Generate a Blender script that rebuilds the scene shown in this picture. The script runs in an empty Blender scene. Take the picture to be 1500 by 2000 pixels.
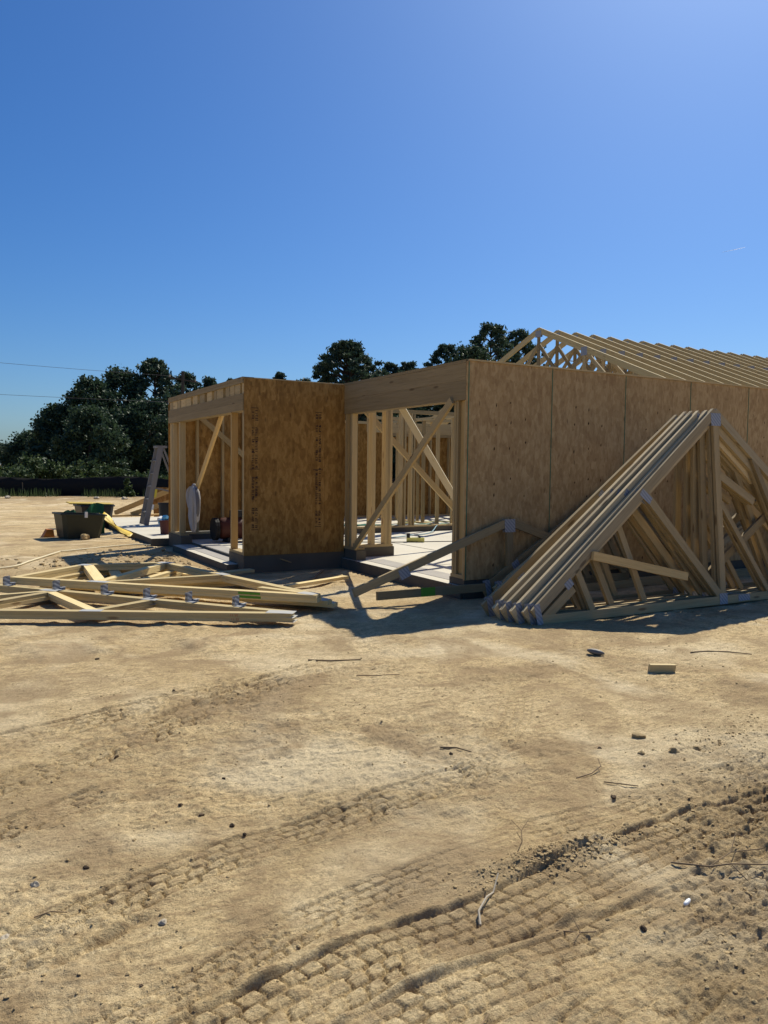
import bpy, math, random
import numpy as np
from mathutils import Vector, Matrix
random.seed(7)
S = bpy.context.scene
COL = S.collection

# ------------------------------------------------------------------ camera
YAW, PITCH, ROLL, FPX, CAMH = 0.51402, -0.056757, 0.01187, 1511.3, 1.45
fw = Vector((math.sin(YAW)*math.cos(PITCH), math.cos(YAW)*math.cos(PITCH), math.sin(PITCH)))
rt = Vector((math.cos(YAW), -math.sin(YAW), 0)); up = rt.cross(fw)
rt2 = rt*math.cos(ROLL)+up*math.sin(ROLL); up2 = -rt*math.sin(ROLL)+up*math.cos(ROLL)
cd = bpy.data.cameras.new("camera"); cam = bpy.data.objects.new("camera", cd); COL.objects.link(cam)
m = Matrix((rt2, up2, -fw)).transposed().to_4x4(); m.translation = Vector((0, 0, CAMH))
cam.matrix_world = m
cd.sensor_fit = 'HORIZONTAL'; cd.sensor_width = 24.0; cd.lens = 24.0*FPX/1500.0
cd.clip_start = 0.05; cd.clip_end = 12000
S.camera = cam

# ------------------------------------------------------------------ light and sky
SUND = Vector((0.76, 0.50, 1.0)).normalized()
elev = math.asin(SUND.z); az = math.atan2(SUND.x, SUND.y)
W = bpy.data.worlds.new("World"); S.world = W; W.use_nodes = True
nt = W.node_tree; nt.nodes.clear()
sky = nt.nodes.new('ShaderNodeTexSky'); sky.sky_type = 'NISHITA'; sky.sun_disc = False
sky.sun_elevation = elev; sky.sun_rotation = az
sky.altitude = 0; sky.air_density = 1.0; sky.dust_density = 1.0; sky.ozone_density = 5.0
hs = nt.nodes.new('ShaderNodeHueSaturation'); hs.inputs['Saturation'].default_value = 1.25
bg = nt.nodes.new('ShaderNodeBackground'); bg.inputs['Strength'].default_value = 0.081
wo = nt.nodes.new('ShaderNodeOutputWorld')
tn = nt.nodes.new('ShaderNodeMix'); tn.data_type = 'RGBA'; tn.blend_type = 'MULTIPLY'; tn.inputs[0].default_value = 1; tn.inputs[7].default_value = (.66, .86, 1.08, 1)
nt.links.new(sky.outputs[0], hs.inputs['Color']); nt.links.new(hs.outputs[0], tn.inputs[6]); nt.links.new(tn.outputs[2], bg.inputs[0]); nt.links.new(bg.outputs[0], wo.inputs[0])
sl = bpy.data.lights.new("sun", 'SUN'); sl.energy = 5.0; sl.angle = math.radians(0.53); sl.color = (1.0, 0.945, 0.80)
so = bpy.data.objects.new("sun", sl); COL.objects.link(so)
so.rotation_euler = (-SUND).to_track_quat('-Z', 'Y').to_euler(); so.location = (0, 0, 30)
S.view_settings.view_transform = 'Standard'; S.view_settings.look = 'None'
S.view_settings.exposure = 0.18; S.view_settings.gamma = 1.0
S.render.engine = 'CYCLES'
S.cycles.max_bounces = 6

# ------------------------------------------------------------------ materials
def mat(name, base=(.5, .5, .5), rough=.8, metal=0.0, spec=.3):
    M = bpy.data.materials.new(name); M.use_nodes = True
    b = M.node_tree.nodes['Principled BSDF']
    b.inputs['Base Color'].default_value = (*base, 1); b.inputs['Roughness'].default_value = rough
    b.inputs['Metallic'].default_value = metal; b.inputs['Specular IOR Level'].default_value = spec
    return M
class NT:
    def __init__(s, M): s.t = M.node_tree; s.n = s.t.nodes; s.b = s.n['Principled BSDF']
    def new(s, t, **k):
        n = s.n.new(t)
        for a, v in k.items(): setattr(n, a, v)
        return n
    def link(s, a, b): s.t.links.new(a, b)
    def noise(s, vec, scale, detail=4, rough=.55, dist=0):
        n = s.new('ShaderNodeTexNoise'); n.inputs['Scale'].default_value = scale; n.inputs['Detail'].default_value = detail
        n.inputs['Roughness'].default_value = rough; n.inputs['Distortion'].default_value = dist
        if vec is not None: s.link(vec, n.inputs['Vector'])
        return n.outputs['Fac']
    def ramp(s, fac, stops):
        r = s.new('ShaderNodeValToRGB'); e = r.color_ramp.elements
        while len(e) < len(stops): e.new(.5)
        for q, (p, c) in zip(e, stops): q.position = p; q.color = (*c, 1) if len(c) == 3 else c
        s.link(fac, r.inputs[0]); return r.outputs[0]
    def mix(s, f, a, b, mode='MIX'):
        n = s.new('ShaderNodeMix', data_type='RGBA', blend_type=mode)
        for sock, v in ((n.inputs[0], f), (n.inputs[6], a), (n.inputs[7], b)):
            if hasattr(v, 'node'): s.link(v, sock)
            elif isinstance(v, (int, float)): sock.default_value = v
            else: sock.default_value = (*v, 1)
        return n.outputs[2]
    def math(s, op, a, b=None, clamp=False):
        n = s.new('ShaderNodeMath', operation=op); n.use_clamp = clamp
        for sock, v in ((n.inputs[0], a), (n.inputs[1], b)):
            if v is None: continue
            if hasattr(v, 'node'): s.link(v, sock)
            else: sock.default_value = v
        return n.outputs[0]
    def mapping(s, vec, sc=(1, 1, 1), rot=(0, 0, 0), loc=(0, 0, 0)):
        n = s.new('ShaderNodeMapping'); n.inputs['Scale'].default_value = sc; n.inputs['Rotation'].default_value = rot
        n.inputs['Location'].default_value = loc
        s.link(vec, n.inputs['Vector']); return n.outputs[0]
    def bump(s, h, strength=.3, dist=.01, prev=None):
        n = s.new('ShaderNodeBump'); n.inputs['Strength'].default_value = strength; n.inputs['Distance'].default_value = dist
        s.link(h, n.inputs['Height'])
        if prev is not None: s.link(prev, n.inputs['Normal'])
        return n.outputs[0]

def wood(name, c0, c1, dark=(.2, .11, .05), gray=0.0):
    M = mat(name, rough=.75); T = NT(M)
    uv = T.new('ShaderNodeUVMap', uv_map='UVMap').outputs[0]
    at = T.new('ShaderNodeAttribute', attribute_name='tone').outputs['Fac']
    g1 = T.noise(T.mapping(uv, (1.1, 26, 1)), 1, 6, .6, .6)
    g2 = T.noise(T.mapping(uv, (3, 160, 1)), 1, 3, .6)
    g3 = T.noise(T.mapping(uv, (.5, 3, 1)), 1, 3, .5)
    c = T.mix(T.ramp(g1, [(.3, (0, 0, 0)), (.7, (1, 1, 1))]), c0, c1)
    c = T.mix(T.math('MULTIPLY', T.ramp(g2, [(.5, (0, 0, 0)), (.72, (1, 1, 1))]), .5), c, dark)
    c = T.mix(T.math('MULTIPLY', g3, .45), c, tuple(.75*x for x in c0))
    vo = T.new('ShaderNodeTexVoronoi'); vo.inputs['Scale'].default_value = 1
    T.link(T.mapping(uv, (2.2, 9, 1)), vo.inputs['Vector'])
    kn = T.ramp(vo.outputs['Distance'], [(.0, (1, 1, 1)), (.10, (.9, .9, .9)), (.17, (0, 0, 0))])
    pick = T.ramp(vo.outputs['Color'], [(.50, (0, 0, 0)), (.52, (1, 1, 1))])
    c = T.mix(T.math('MULTIPLY', T.math('MULTIPLY', kn, pick), .85), c, dark)
    v = T.math('ADD', T.math('MULTIPLY', at, .62), .64)
    hsv = T.new('ShaderNodeHueSaturation'); T.link(v, hsv.inputs['Value']); T.link(c, hsv.inputs['Color'])
    hsv.inputs['Saturation'].default_value = 1.0-gray
    T.link(hsv.outputs[0], T.b.inputs['Base Color'])
    T.link(T.bump(g2, .25, .003, T.bump(g1, .25, .004)), T.b.inputs['Normal'])
    return M
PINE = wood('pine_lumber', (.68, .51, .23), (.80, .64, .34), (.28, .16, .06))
PINE2 = wood('shaded_pine', (.36, .26, .12), (.47, .35, .18), (.14, .08, .03), .03)  # darker pine copy, shade on stack and frame put into its colour
SUNLITW = wood('sunlit_brace_lumber', (.80, .70, .48), (.86, .78, .58), (.5, .38, .2))  # bright wood: sun on the inner brace edge put into its colour
STUDW = wood('stud_lumber', (.47, .345, .165), (.58, .44, .23), (.17, .09, .035))
PINEY = wood('yellow_pine', (.54, .36, .14), (.64, .45, .20), (.30, .17, .06))

GREYW = wood('sunlit_weathered_lumber', (.52, .40, .22), (.66, .53, .32), (.17, .11, .06), .0)  # weathered wood, lightened to paint sun on the stack's top edges
PLATE = mat('sunlit_galvanised_plate', (.46, .45, .42), .5, .2, .5)  # lighter copy of the plate steel, sunlight painted into its colour
def osb(name, ca, cb, cc, sc=1.0):
    M = mat(name, rough=.7); T = NT(M)
    co = T.new('ShaderNodeTexCoord').outputs['Object']
    def flakes(off, s):
        v1 = T.new('ShaderNodeTexVoronoi', feature='F1'); v1.inputs['Scale'].default_value = s
        T.link(T.mapping(co, (1.0, 1.0, .42), (0.2+off, 0.5+off, off*1.7), (off*5, off, off)), v1.inputs['Vector'])
        return v1.outputs['Color']
    n0 = T.noise(co, 14, 4, .6)
    f1, f2, f3 = flakes(.3, 38*sc), flakes(1.4, 55*sc), flakes(2.3, 26*sc)
    def bw(c, i):
        sp = T.new('ShaderNodeSeparateColor'); T.link(c, sp.inputs[0]); return sp.outputs[i]
    a = T.mix(.5, f1, f2); k = T.mix(.4, a, f3)
    v = T.math('ADD', T.math('MULTIPLY', bw(k, 0), .7), T.math('MULTIPLY', n0, .35))
    c = T.ramp(v, [(.25, ca), (.5, cb), (.75, cc)])
    vo = T.new('ShaderNodeTexVoronoi'); vo.inputs['Scale'].default_value = 10*sc
    T.link(T.mapping(co, (1.6, 1.6, .55), (.0, .35, .2)), vo.inputs['Vector'])
    dk = T.math('MULTIPLY', T.ramp(vo.outputs['Distance'], [(.07, (1, 1, 1)), (.15, (0, 0, 0))]), T.ramp(bw(vo.outputs['Color'], 1), [(.60, (0, 0, 0)), (.62, (1, 1, 1))]))
    c = T.mix(T.math('MULTIPLY', dk, .65), c, tuple(.45*x for x in ca))
    big = T.noise(co, 1.1, 3, .5)
    c = T.mix(T.math('MULTIPLY', T.ramp(big, [(.35, (0, 0, 0)), (.75, (1, 1, 1))]), .18), c, tuple(.8*x for x in ca))
    T.link(c, T.b.inputs['Base Color'])
    T.link(T.bump(v, .35, .004), T.b.inputs['Normal'])
    return M
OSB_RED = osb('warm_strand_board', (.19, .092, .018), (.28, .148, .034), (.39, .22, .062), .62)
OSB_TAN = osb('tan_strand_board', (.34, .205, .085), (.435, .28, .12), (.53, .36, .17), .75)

def conc(name, c0, c1, rough=.85, bs=.25):
    M = mat(name, rough=rough); T = NT(M); co = T.new('ShaderNodeTexCoord').outputs['Object']
    n1 = T.noise(co, 1.3, 5, .6); n2 = T.noise(co, 60, 4, .7)
    c = T.mix(T.ramp(n1, [(.3, (0, 0, 0)), (.7, (1, 1, 1))]), c0, c1)
    c = T.mix(T.math('MULTIPLY', n2, .3), c, tuple(.6*x for x in c0))
    T.link(c, T.b.inputs['Base Color']); T.link(T.bump(n2, bs, .004), T.b.inputs['Normal']); return M
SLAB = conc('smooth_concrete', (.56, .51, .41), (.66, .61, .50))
ROUGHC = conc('rough_concrete', (.36, .33, .29), (.44, .41, .37), .95, .8)
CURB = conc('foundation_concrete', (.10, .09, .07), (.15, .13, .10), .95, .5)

STEEL = mat('galvanised_steel', (.50, .53, .58), .55, .2, .5)
T = NT(STEEL); co = T.new('ShaderNodeTexCoord').outputs['Object']
w = T.new('ShaderNodeTexWave'); w.inputs['Scale'].default_value = 14; w.bands_direction = 'DIAGONAL'
T.link(co, w.inputs['Vector']); T.link(T.mix(w.outputs['Fac'], (.22, .23, .26), (.36, .37, .39)), T.b.inputs['Base Color'])
T.link(T.bump(w.outputs['Fac'], .4, .004), T.b.inputs['Normal'])
INK = mat('black_stamp_ink', (.05, .03, .022), .9)
REDINK = mat('red_ink', (.45, .12, .06), .8)
GREENP = mat('green_marking_paint', (.12, .30, .03), .7)
GREENE = mat('green_edge_seal', (.05, .17, .10), .8)
KNOT = mat('dark_knot', (.07, .035, .015), .9)
ALU = mat('weathered_aluminium', (.20, .19, .185), .55, .25)
YEL = mat('yellow_label', (.62, .50, .06), .6)
YELP = mat('yellow_plastic', (.55, .39, .06), .5)
DKPL = mat('dark_olive_plastic', (.035, .038, .025), .5)
GRPL = mat('green_plastic', (.012, .10, .045), .5)
BLKPL = mat('black_plastic', (.012, .013, .018), .45)
REDPL = mat('dull_red_plastic', (.10, .032, .028), .6)
BLUEPL = mat('blue_wrapper', (.05, .22, .42), .4)
WHPL = mat('white_plastic', (.75, .76, .76), .4)
ORPL = mat('orange_plastic', (.60, .20, .03), .5)
RUBBER = mat('black_rubber', (.015, .013, .012), .7)
CLOTH = mat('pale_grey_fabric', (.38, .36, .35), .95)
T = NT(CLOTH); co = T.new('ShaderNodeTexCoord').outputs['Object']; T.link(T.bump(T.noise(T.mapping(co, (1, 1, .15)), 14, 4, .6), .5, .02), T.b.inputs['Normal'])
DCLOTH = mat('dark_grey_lining', (.16, .15, .15), .95)
FABRIC = mat('black_silt_fabric', (.012, .012, .011), .85)
HOSEG = mat('green_hose', (.05, .33, .20), .4)
HOSEB = mat('pale_blue_hose', (.25, .42, .50), .4)
HOSEY = mat('yellow_cord', (.60, .58, .18), .5)
ROPE = mat('cream_string', (.70, .62, .42), .8)
BARK = mat('bark', (.07, .05, .04), .95)
DEADW = mat('dead_wood', (.24, .17, .10), .95)
STONE = conc('pale_stone', (.46, .38, .27), (.60, .52, .40), .95, .6)
POLE = mat('dark_pole', (.05, .045, .04), .9)
WIREM = mat('wire', (.10, .10, .11), .6)

def leafm(name, c0, c1, c2):
    M = mat(name, rough=.6, spec=.2); T = NT(M)
    at = T.new('ShaderNodeAttribute', attribute_name='tone').outputs['Fac']
    c = T.ramp(at, [(0, c0), (.6, c1), (1, c2)]); T.link(c, T.b.inputs['Base Color'])
    tr = T.new('ShaderNodeBsdfTranslucent'); T.link(c, tr.inputs[0])
    mx = T.new('ShaderNodeMixShader'); mx.inputs[0].default_value = .22
    out = [n for n in T.n if n.type == 'OUTPUT_MATERIAL'][0]
    T.link(T.b.outputs[0], mx.inputs[1]); T.link(tr.outputs[0], mx.inputs[2]); T.link(mx.outputs[0], out.inputs[0]); return M
LEAF_D = leafm('broadleaf', (.03, .055, .034), (.05, .085, .045), (.08, .125, .06))
LEAF_P = leafm('pine_needles', (.034, .06, .042), (.055, .09, .055), (.085, .13, .07))
LEAF_B = leafm('shrub_leaf', (.035, .06, .022), (.065, .10, .035), (.12, .15, .055))

def soil():
    M = mat('dry_clay_soil', rough=.95, spec=.15); T = NT(M)
    co = T.new('ShaderNodeTexCoord').outputs['Object']
    n1 = T.noise(co, .55, 6, .62, .4); n2 = T.noise(co, 2.6, 6, .65, .3)
    st = T.noise(T.mapping(co, (1, 3.6, 1), (0, 0, .25)), 2.6, 7, .7, .5)
    n3 = T.noise(co, 22, 5, .7); n4 = T.noise(co, 130, 4, .75); n5 = T.noise(co, 420, 3, .8); n6 = T.noise(co, 58, 5, .75)
    c = T.ramp(n1, [(.30, (.42, .30, .145)), (.48, (.52, .385, .195)), (.68, (.61, .475, .265))])
    c = T.mix(T.math('MULTIPLY', T.ramp(st, [(.42, (0, 0, 0)), (.68, (1, 1, 1))]), .45), c, (.37, .265, .13))
    st2 = T.noise(T.mapping(co, (1, 3.0, 1), (0, 0, .45)), 9, 6, .7, .4)
    c = T.mix(T.math('MULTIPLY', T.ramp(st2, [(.51, (0, 0, 0)), (.60, (1, 1, 1))]), .65), c, (.27, .18, .09))
    c = T.mix(T.math('MULTIPLY', T.ramp(st2, [(.30, (1, 1, 1)), (.42, (0, 0, 0))]), .5), c, (.74, .60, .36))
    c = T.mix(T.math('MULTIPLY', T.ramp(n2, [(.5, (0, 0, 0)), (.72, (1, 1, 1))]), .45), c, (.67, .53, .31))
    c = T.mix(T.math('MULTIPLY', T.ramp(n3, [(.5, (0, 0, 0)), (.66, (1, 1, 1))]), .45), c, (.30, .205, .10))
    c = T.mix(T.math('MULTIPLY', T.ramp(n4, [(.53, (0, 0, 0)), (.66, (1, 1, 1))]), .55), c, (.20, .13, .06))
    c = T.mix(T.math('MULTIPLY', T.ramp(n5, [(.56, (0, 0, 0)), (.7, (1, 1, 1))]), .3), c, (.74, .61, .39))
    at = T.new('ShaderNodeAttribute', attribute_name='dark_soil').outputs['Fac']
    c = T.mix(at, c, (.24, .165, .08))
    c = T.mix(T.math('MULTIPLY', T.ramp(n6, [(.50, (0, 0, 0)), (.60, (1, 1, 1))]), .6), c, (.22, .15, .075))
    pn = T.noise(co, .9, 3, .5, .8); c = T.mix(T.math('MULTIPLY', T.ramp(pn, [(.50, (0, 0, 0)), (.66, (1, 1, 1))]), .45), c, (.64, .54, .36))
    pk = T.noise(T.mapping(co, loc=(31, 7, 0)), 1.7, 4, .6, .8); c = T.mix(T.math('MULTIPLY', T.ramp(pk, [(.47, (0, 0, 0)), (.62, (1, 1, 1))]), .75), c, (.27, .185, .095))
    hv = T.new('ShaderNodeHueSaturation'); hv.inputs['Value'].default_value = 1.34; hv.inputs['Saturation'].default_value = .97; T.link(c, hv.inputs['Color']); c = hv.outputs[0]
    T.link(c, T.b.inputs['Base Color'])
    b = T.bump(n4, .8, .009, T.bump(n3, .7, .03)); b = T.bump(n5, .5, .003, b); b = T.bump(st2, .6, .03, b); b = T.bump(n6, .6, .012, b)
    T.link(b, T.b.inputs['Normal']); return M
SOIL = soil()
CLOD = conc('soil_clod', (.38, .27, .13), (.54, .40, .21), .95, 1.0)

# ------------------------------------------------------------------ mesh builder
class MB:
    def __init__(s): s.v = []; s.f = []; s.uv = []; s.mi = []; s.tone = []
    def quad(s, idx, uvs, mi, tone): s.f.append(idx); s.uv += uvs; s.mi.append(mi); s.tone.append(tone)
    def obox(s, o, L, A, B, mi=0, tone=None):
        """box from corner-centre o: L length vector (starting at o), A and B full cross vectors centred on o"""
        o, L, A, B = Vector(o), Vector(L), Vector(A), Vector(B)
        if tone is None: tone = random.random()
        n = len(s.v); ru, rv = random.uniform(0, 50), random.uniform(0, 50)
        for k in (0, 1):
            for a, b in ((-.5, -.5), (.5, -.5), (.5, .5), (-.5, .5)): s.v.append(o+L*k+A*a+B*b)
        l, wa, wb = L.length, A.length, B.length
        per = [0, wa, wa+wb, 2*wa+wb, 2*wa+2*wb]
        flip = L.dot(A.cross(B)) < 0
        for i in range(4):
            j = (i+1) % 4
            q = [n+i, n+j, n+4+j, n+4+i]; u = [(ru, rv+per[i]), (ru, rv+per[i+1]), (ru+l, rv+per[i+1]), (ru+l, rv+per[i])]
            if flip: q.reverse(); u.reverse()
            s.quad(q, u, mi, tone)
        for q in ([n+3, n+2, n+1, n], [n+4, n+5, n+6, n+7]):
            u = [(ru, rv), (ru+.02, rv), (ru+.02, rv+wb), (ru, rv+wb)]
            if flip: q = q[::-1]
            s.quad(q, u, mi, tone*.8)
        return s
    def box(s, x0, x1, y0, y1, z0, z1, mi=0, tone=None):
        """axis box, uv runs along the longest side"""
        d = (x1-x0, y1-y0, z1-z0); c = [(x0+x1)/2, (y0+y1)/2, (z0+z1)/2]; k = max(range(3), key=lambda i: d[i])
        a, b = [i for i in range(3) if i != k]
        c[k] = (x0, y0, z0)[k]; e = lambda i: Vector([d[i] if j == i else 0 for j in range(3)])
        return s.obox(c, e(k), e(a), e(b), mi, tone)
    def member(s, p0, p1, wdt, thk, nrm, mi=0, tone=None):
        """board from p0 to p1, wdt in the plane, thk along nrm"""
        p0, p1, nrm = Vector(p0), Vector(p1), Vector(nrm).normalized()
        L = p1-p0; a = L.cross(nrm).normalized()
        return s.obox(p0, L, a*wdt, nrm*thk, mi, tone)
    def tube(s, pts, r, n=8, mi=0, tone=.5, cap=True):
        pts = [Vector(p) for p in pts]; rs = r if isinstance(r, (list, tuple)) else [r]*len(pts)
        base = len(s.v); prev = None
        for i, p in enumerate(pts):
            t = (pts[min(i+1, len(pts)-1)]-pts[max(i-1, 0)]).normalized()
            a = t.cross(Vector((0, 0, 1))) if abs(t.z) < .95 else t.cross(Vector((0, 1, 0)))
            if prev is not None:
                a2 = prev-t*prev.dot(t)
                if a2.length > .01: a = a2
            a.normalize(); b = t.cross(a); prev = a
            for k in range(n):
                th = 2*math.pi*k/n; s.v.append(p+(a*math.cos(th)+b*math.sin(th))*rs[i])
        for i in range(len(pts)-1):
            for k in range(n):
                q = [base+i*n+k, base+i*n+(k+1) % n, base+(i+1)*n+(k+1) % n, base+(i+1)*n+k]
                s.quad(q, [(i*.1, k*.1), (i*.1, k*.1+.1), (i*.1+.1, k*.1+.1), (i*.1+.1, k*.1)], mi, tone)
        if cap:
            for q in (list(range(base, base+n))[::-1], list(range(len(s.v)-n, len(s.v)))): s.quad(q, [(0, 0)]*n, mi, tone)
        return s
    def rings(s, rings, mi=0, tone=.5, close=True, cap0=True, cap1=True):
        n = len(rings[0]); base = len(s.v)
        for r in rings: s.v += [Vector(p) for p in r]
        for i in range(len(rings)-1):
            for k in range(n if close else n-1):
                q = [base+i*n+k, base+i*n+(k+1) % n, base+(i+1)*n+(k+1) % n, base+(i+1)*n+k]
                s.quad(q, [(0, 0), (0, .1), (.1, .1), (.1, 0)], mi, tone)
        if cap0: s.quad(list(range(base, base+n))[::-1], [(0, 0)]*n, mi, tone)
        if cap1: s.quad(list(range(len(s.v)-n, len(s.v))), [(0, 0)]*n, mi, tone)
        return s
    def build(s, name, mats, parent=None, smooth=False, at=None):
        me = bpy.data.meshes.new(name); me.from_pydata([tuple(v) for v in s.v], [], s.f)
        if not isinstance(mats, (list, tuple)): mats = [mats]
        for q in mats: me.materials.append(q)
        uv = me.uv_layers.new(name='UVMap'); uv.data.foreach_set('uv', np.array(s.uv, dtype=np.float32).ravel())
        me.polygons.foreach_set('material_index', np.array(s.mi, dtype=np.int32))
        a = me.attributes.new('tone', 'FLOAT', 'FACE'); a.data.foreach_set('value', np.array(s.tone, dtype=np.float32))
        if smooth: me.polygons.foreach_set('use_smooth', [True]*len(s.f))
        me.update()
        o = bpy.data.objects.new(name, me); COL.objects.link(o)
        if parent is not None: o.parent = parent
        if at is not None: o.location = at
        return o
def empty(name, label, cat, group=None, mw=None):
    o = bpy.data.objects.new(name, None); COL.objects.link(o); o.empty_display_size = .2
    if mw is not None: o.matrix_world = mw
    return tag(o, label, cat, group)
def tag(o, label=None, cat=None, group=None, kind=None):
    if label: o['label'] = label
    if cat: o['category'] = cat
    if group: o['group'] = group
    if kind: o['kind'] = kind
    return o
def copy_tree(o, parent=None, mw=None):
    c = o.copy(); COL.objects.link(c)
    if parent is not None: c.parent = parent
    if mw is not None: c.matrix_world = mw
    for ch in list(o.children): copy_tree(ch, c)
    return c
def frame(o, ux, uy, uz):
    M = Matrix((Vector(ux), Vector(uy), Vector(uz))).transposed().to_4x4(); M.translation = Vector(o); return M

# ------------------------------------------------------------------ value noise for the ground
rng = np.random.default_rng(3)
TAB = rng.random((256, 256)).astype(np.float32)
def vnoise(x, y):
    xi = np.floor(x).astype(np.int64); yi = np.floor(y).astype(np.int64)
    fx = x-xi; fy = y-yi; fx = fx*fx*(3-2*fx); fy = fy*fy*(3-2*fy)
    a = TAB[xi & 255, yi & 255]; b = TAB[(xi+1) & 255, yi & 255]; c = TAB[xi & 255, (yi+1) & 255]; d = TAB[(xi+1) & 255, (yi+1) & 255]
    return (a*(1-fx)+b*fx)*(1-fy)+(c*(1-fx)+d*fx)*fy-.5
def fbm(x, y, f, o=4, g=.5):
    r = 0; a = 1.0
    for i in range(o): r = r+a*vnoise(x*f+17.3*i, y*f+5.1*i); f *= 2.03; a *= g
    return r
def sm(a, b, x):
    t = np.clip((x-a)/(b-a), 0, 1); return t*t*(3-2*t)
# tyre tracks: centre polyline (world), width, lug pitch, depth, strength, phase
TRACKS = [
    ([(-.9, 1.55), (.2, 1.80), (.72, 1.92), (1.15, 1.99), (1.6, 1.99), (2.15, 2.06), (2.75, 2.10), (3.6, 2.05), (5, 1.9)], .25, .068, .016, 1.0, 0.0),
    ([(-.9, 1.30), (.2, 1.52), (.7, 1.64), (1.15, 1.71), (1.7, 1.70), (2.4, 1.74), (3.4, 1.70)], .23, .068, .015, .75, .4),
    ([(-.5, 1.80), (.3, 2.02), (.76, 2.17), (1.0, 2.25), (1.35, 2.32), (1.9, 2.36)], .16, .07, .013, .75, .2),
    ([(-.6, 2.25), (.14, 2.50), (.31, 2.57), (.61, 2.71), (.92, 2.80), (1.36, 2.86), (1.8, 2.97), (2.5, 3.05)], .20, .08, .015, .9, .7),
    ([(-.5, 3.55), (.18, 3.84), (.42, 3.98), (.82, 4.19), (1.14, 4.40), (1.8, 4.8), (2.6, 5.2)], .28, .10, .020, .95, .1),
    ([(-.4, 3.15), (.2, 3.38), (.45, 3.50), (.8, 3.62)], .20, .10, .022, .9, .5),
    ([(-.3, 4.3), (.22, 4.50), (.61, 4.58), (1.07, 4.72), (1.9, 5.0)], .26, .10, .016, .8, .3),
    ([(2.0, 2.9), (2.6, 3.3), (2.9, 3.55), (3.3, 4.0)], .2, .09, .010, .5, .3),
    ([(.9, 1.25), (1.5, 1.42), (2.1, 1.50), (2.9, 1.48)], .22, .068, .014, .7, .6),
    ([(1.9, 2.42), (2.5, 2.36), (3.2, 2.40), (4.2, 2.3)], .20, .078, .010, .6, .15),
]
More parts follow.
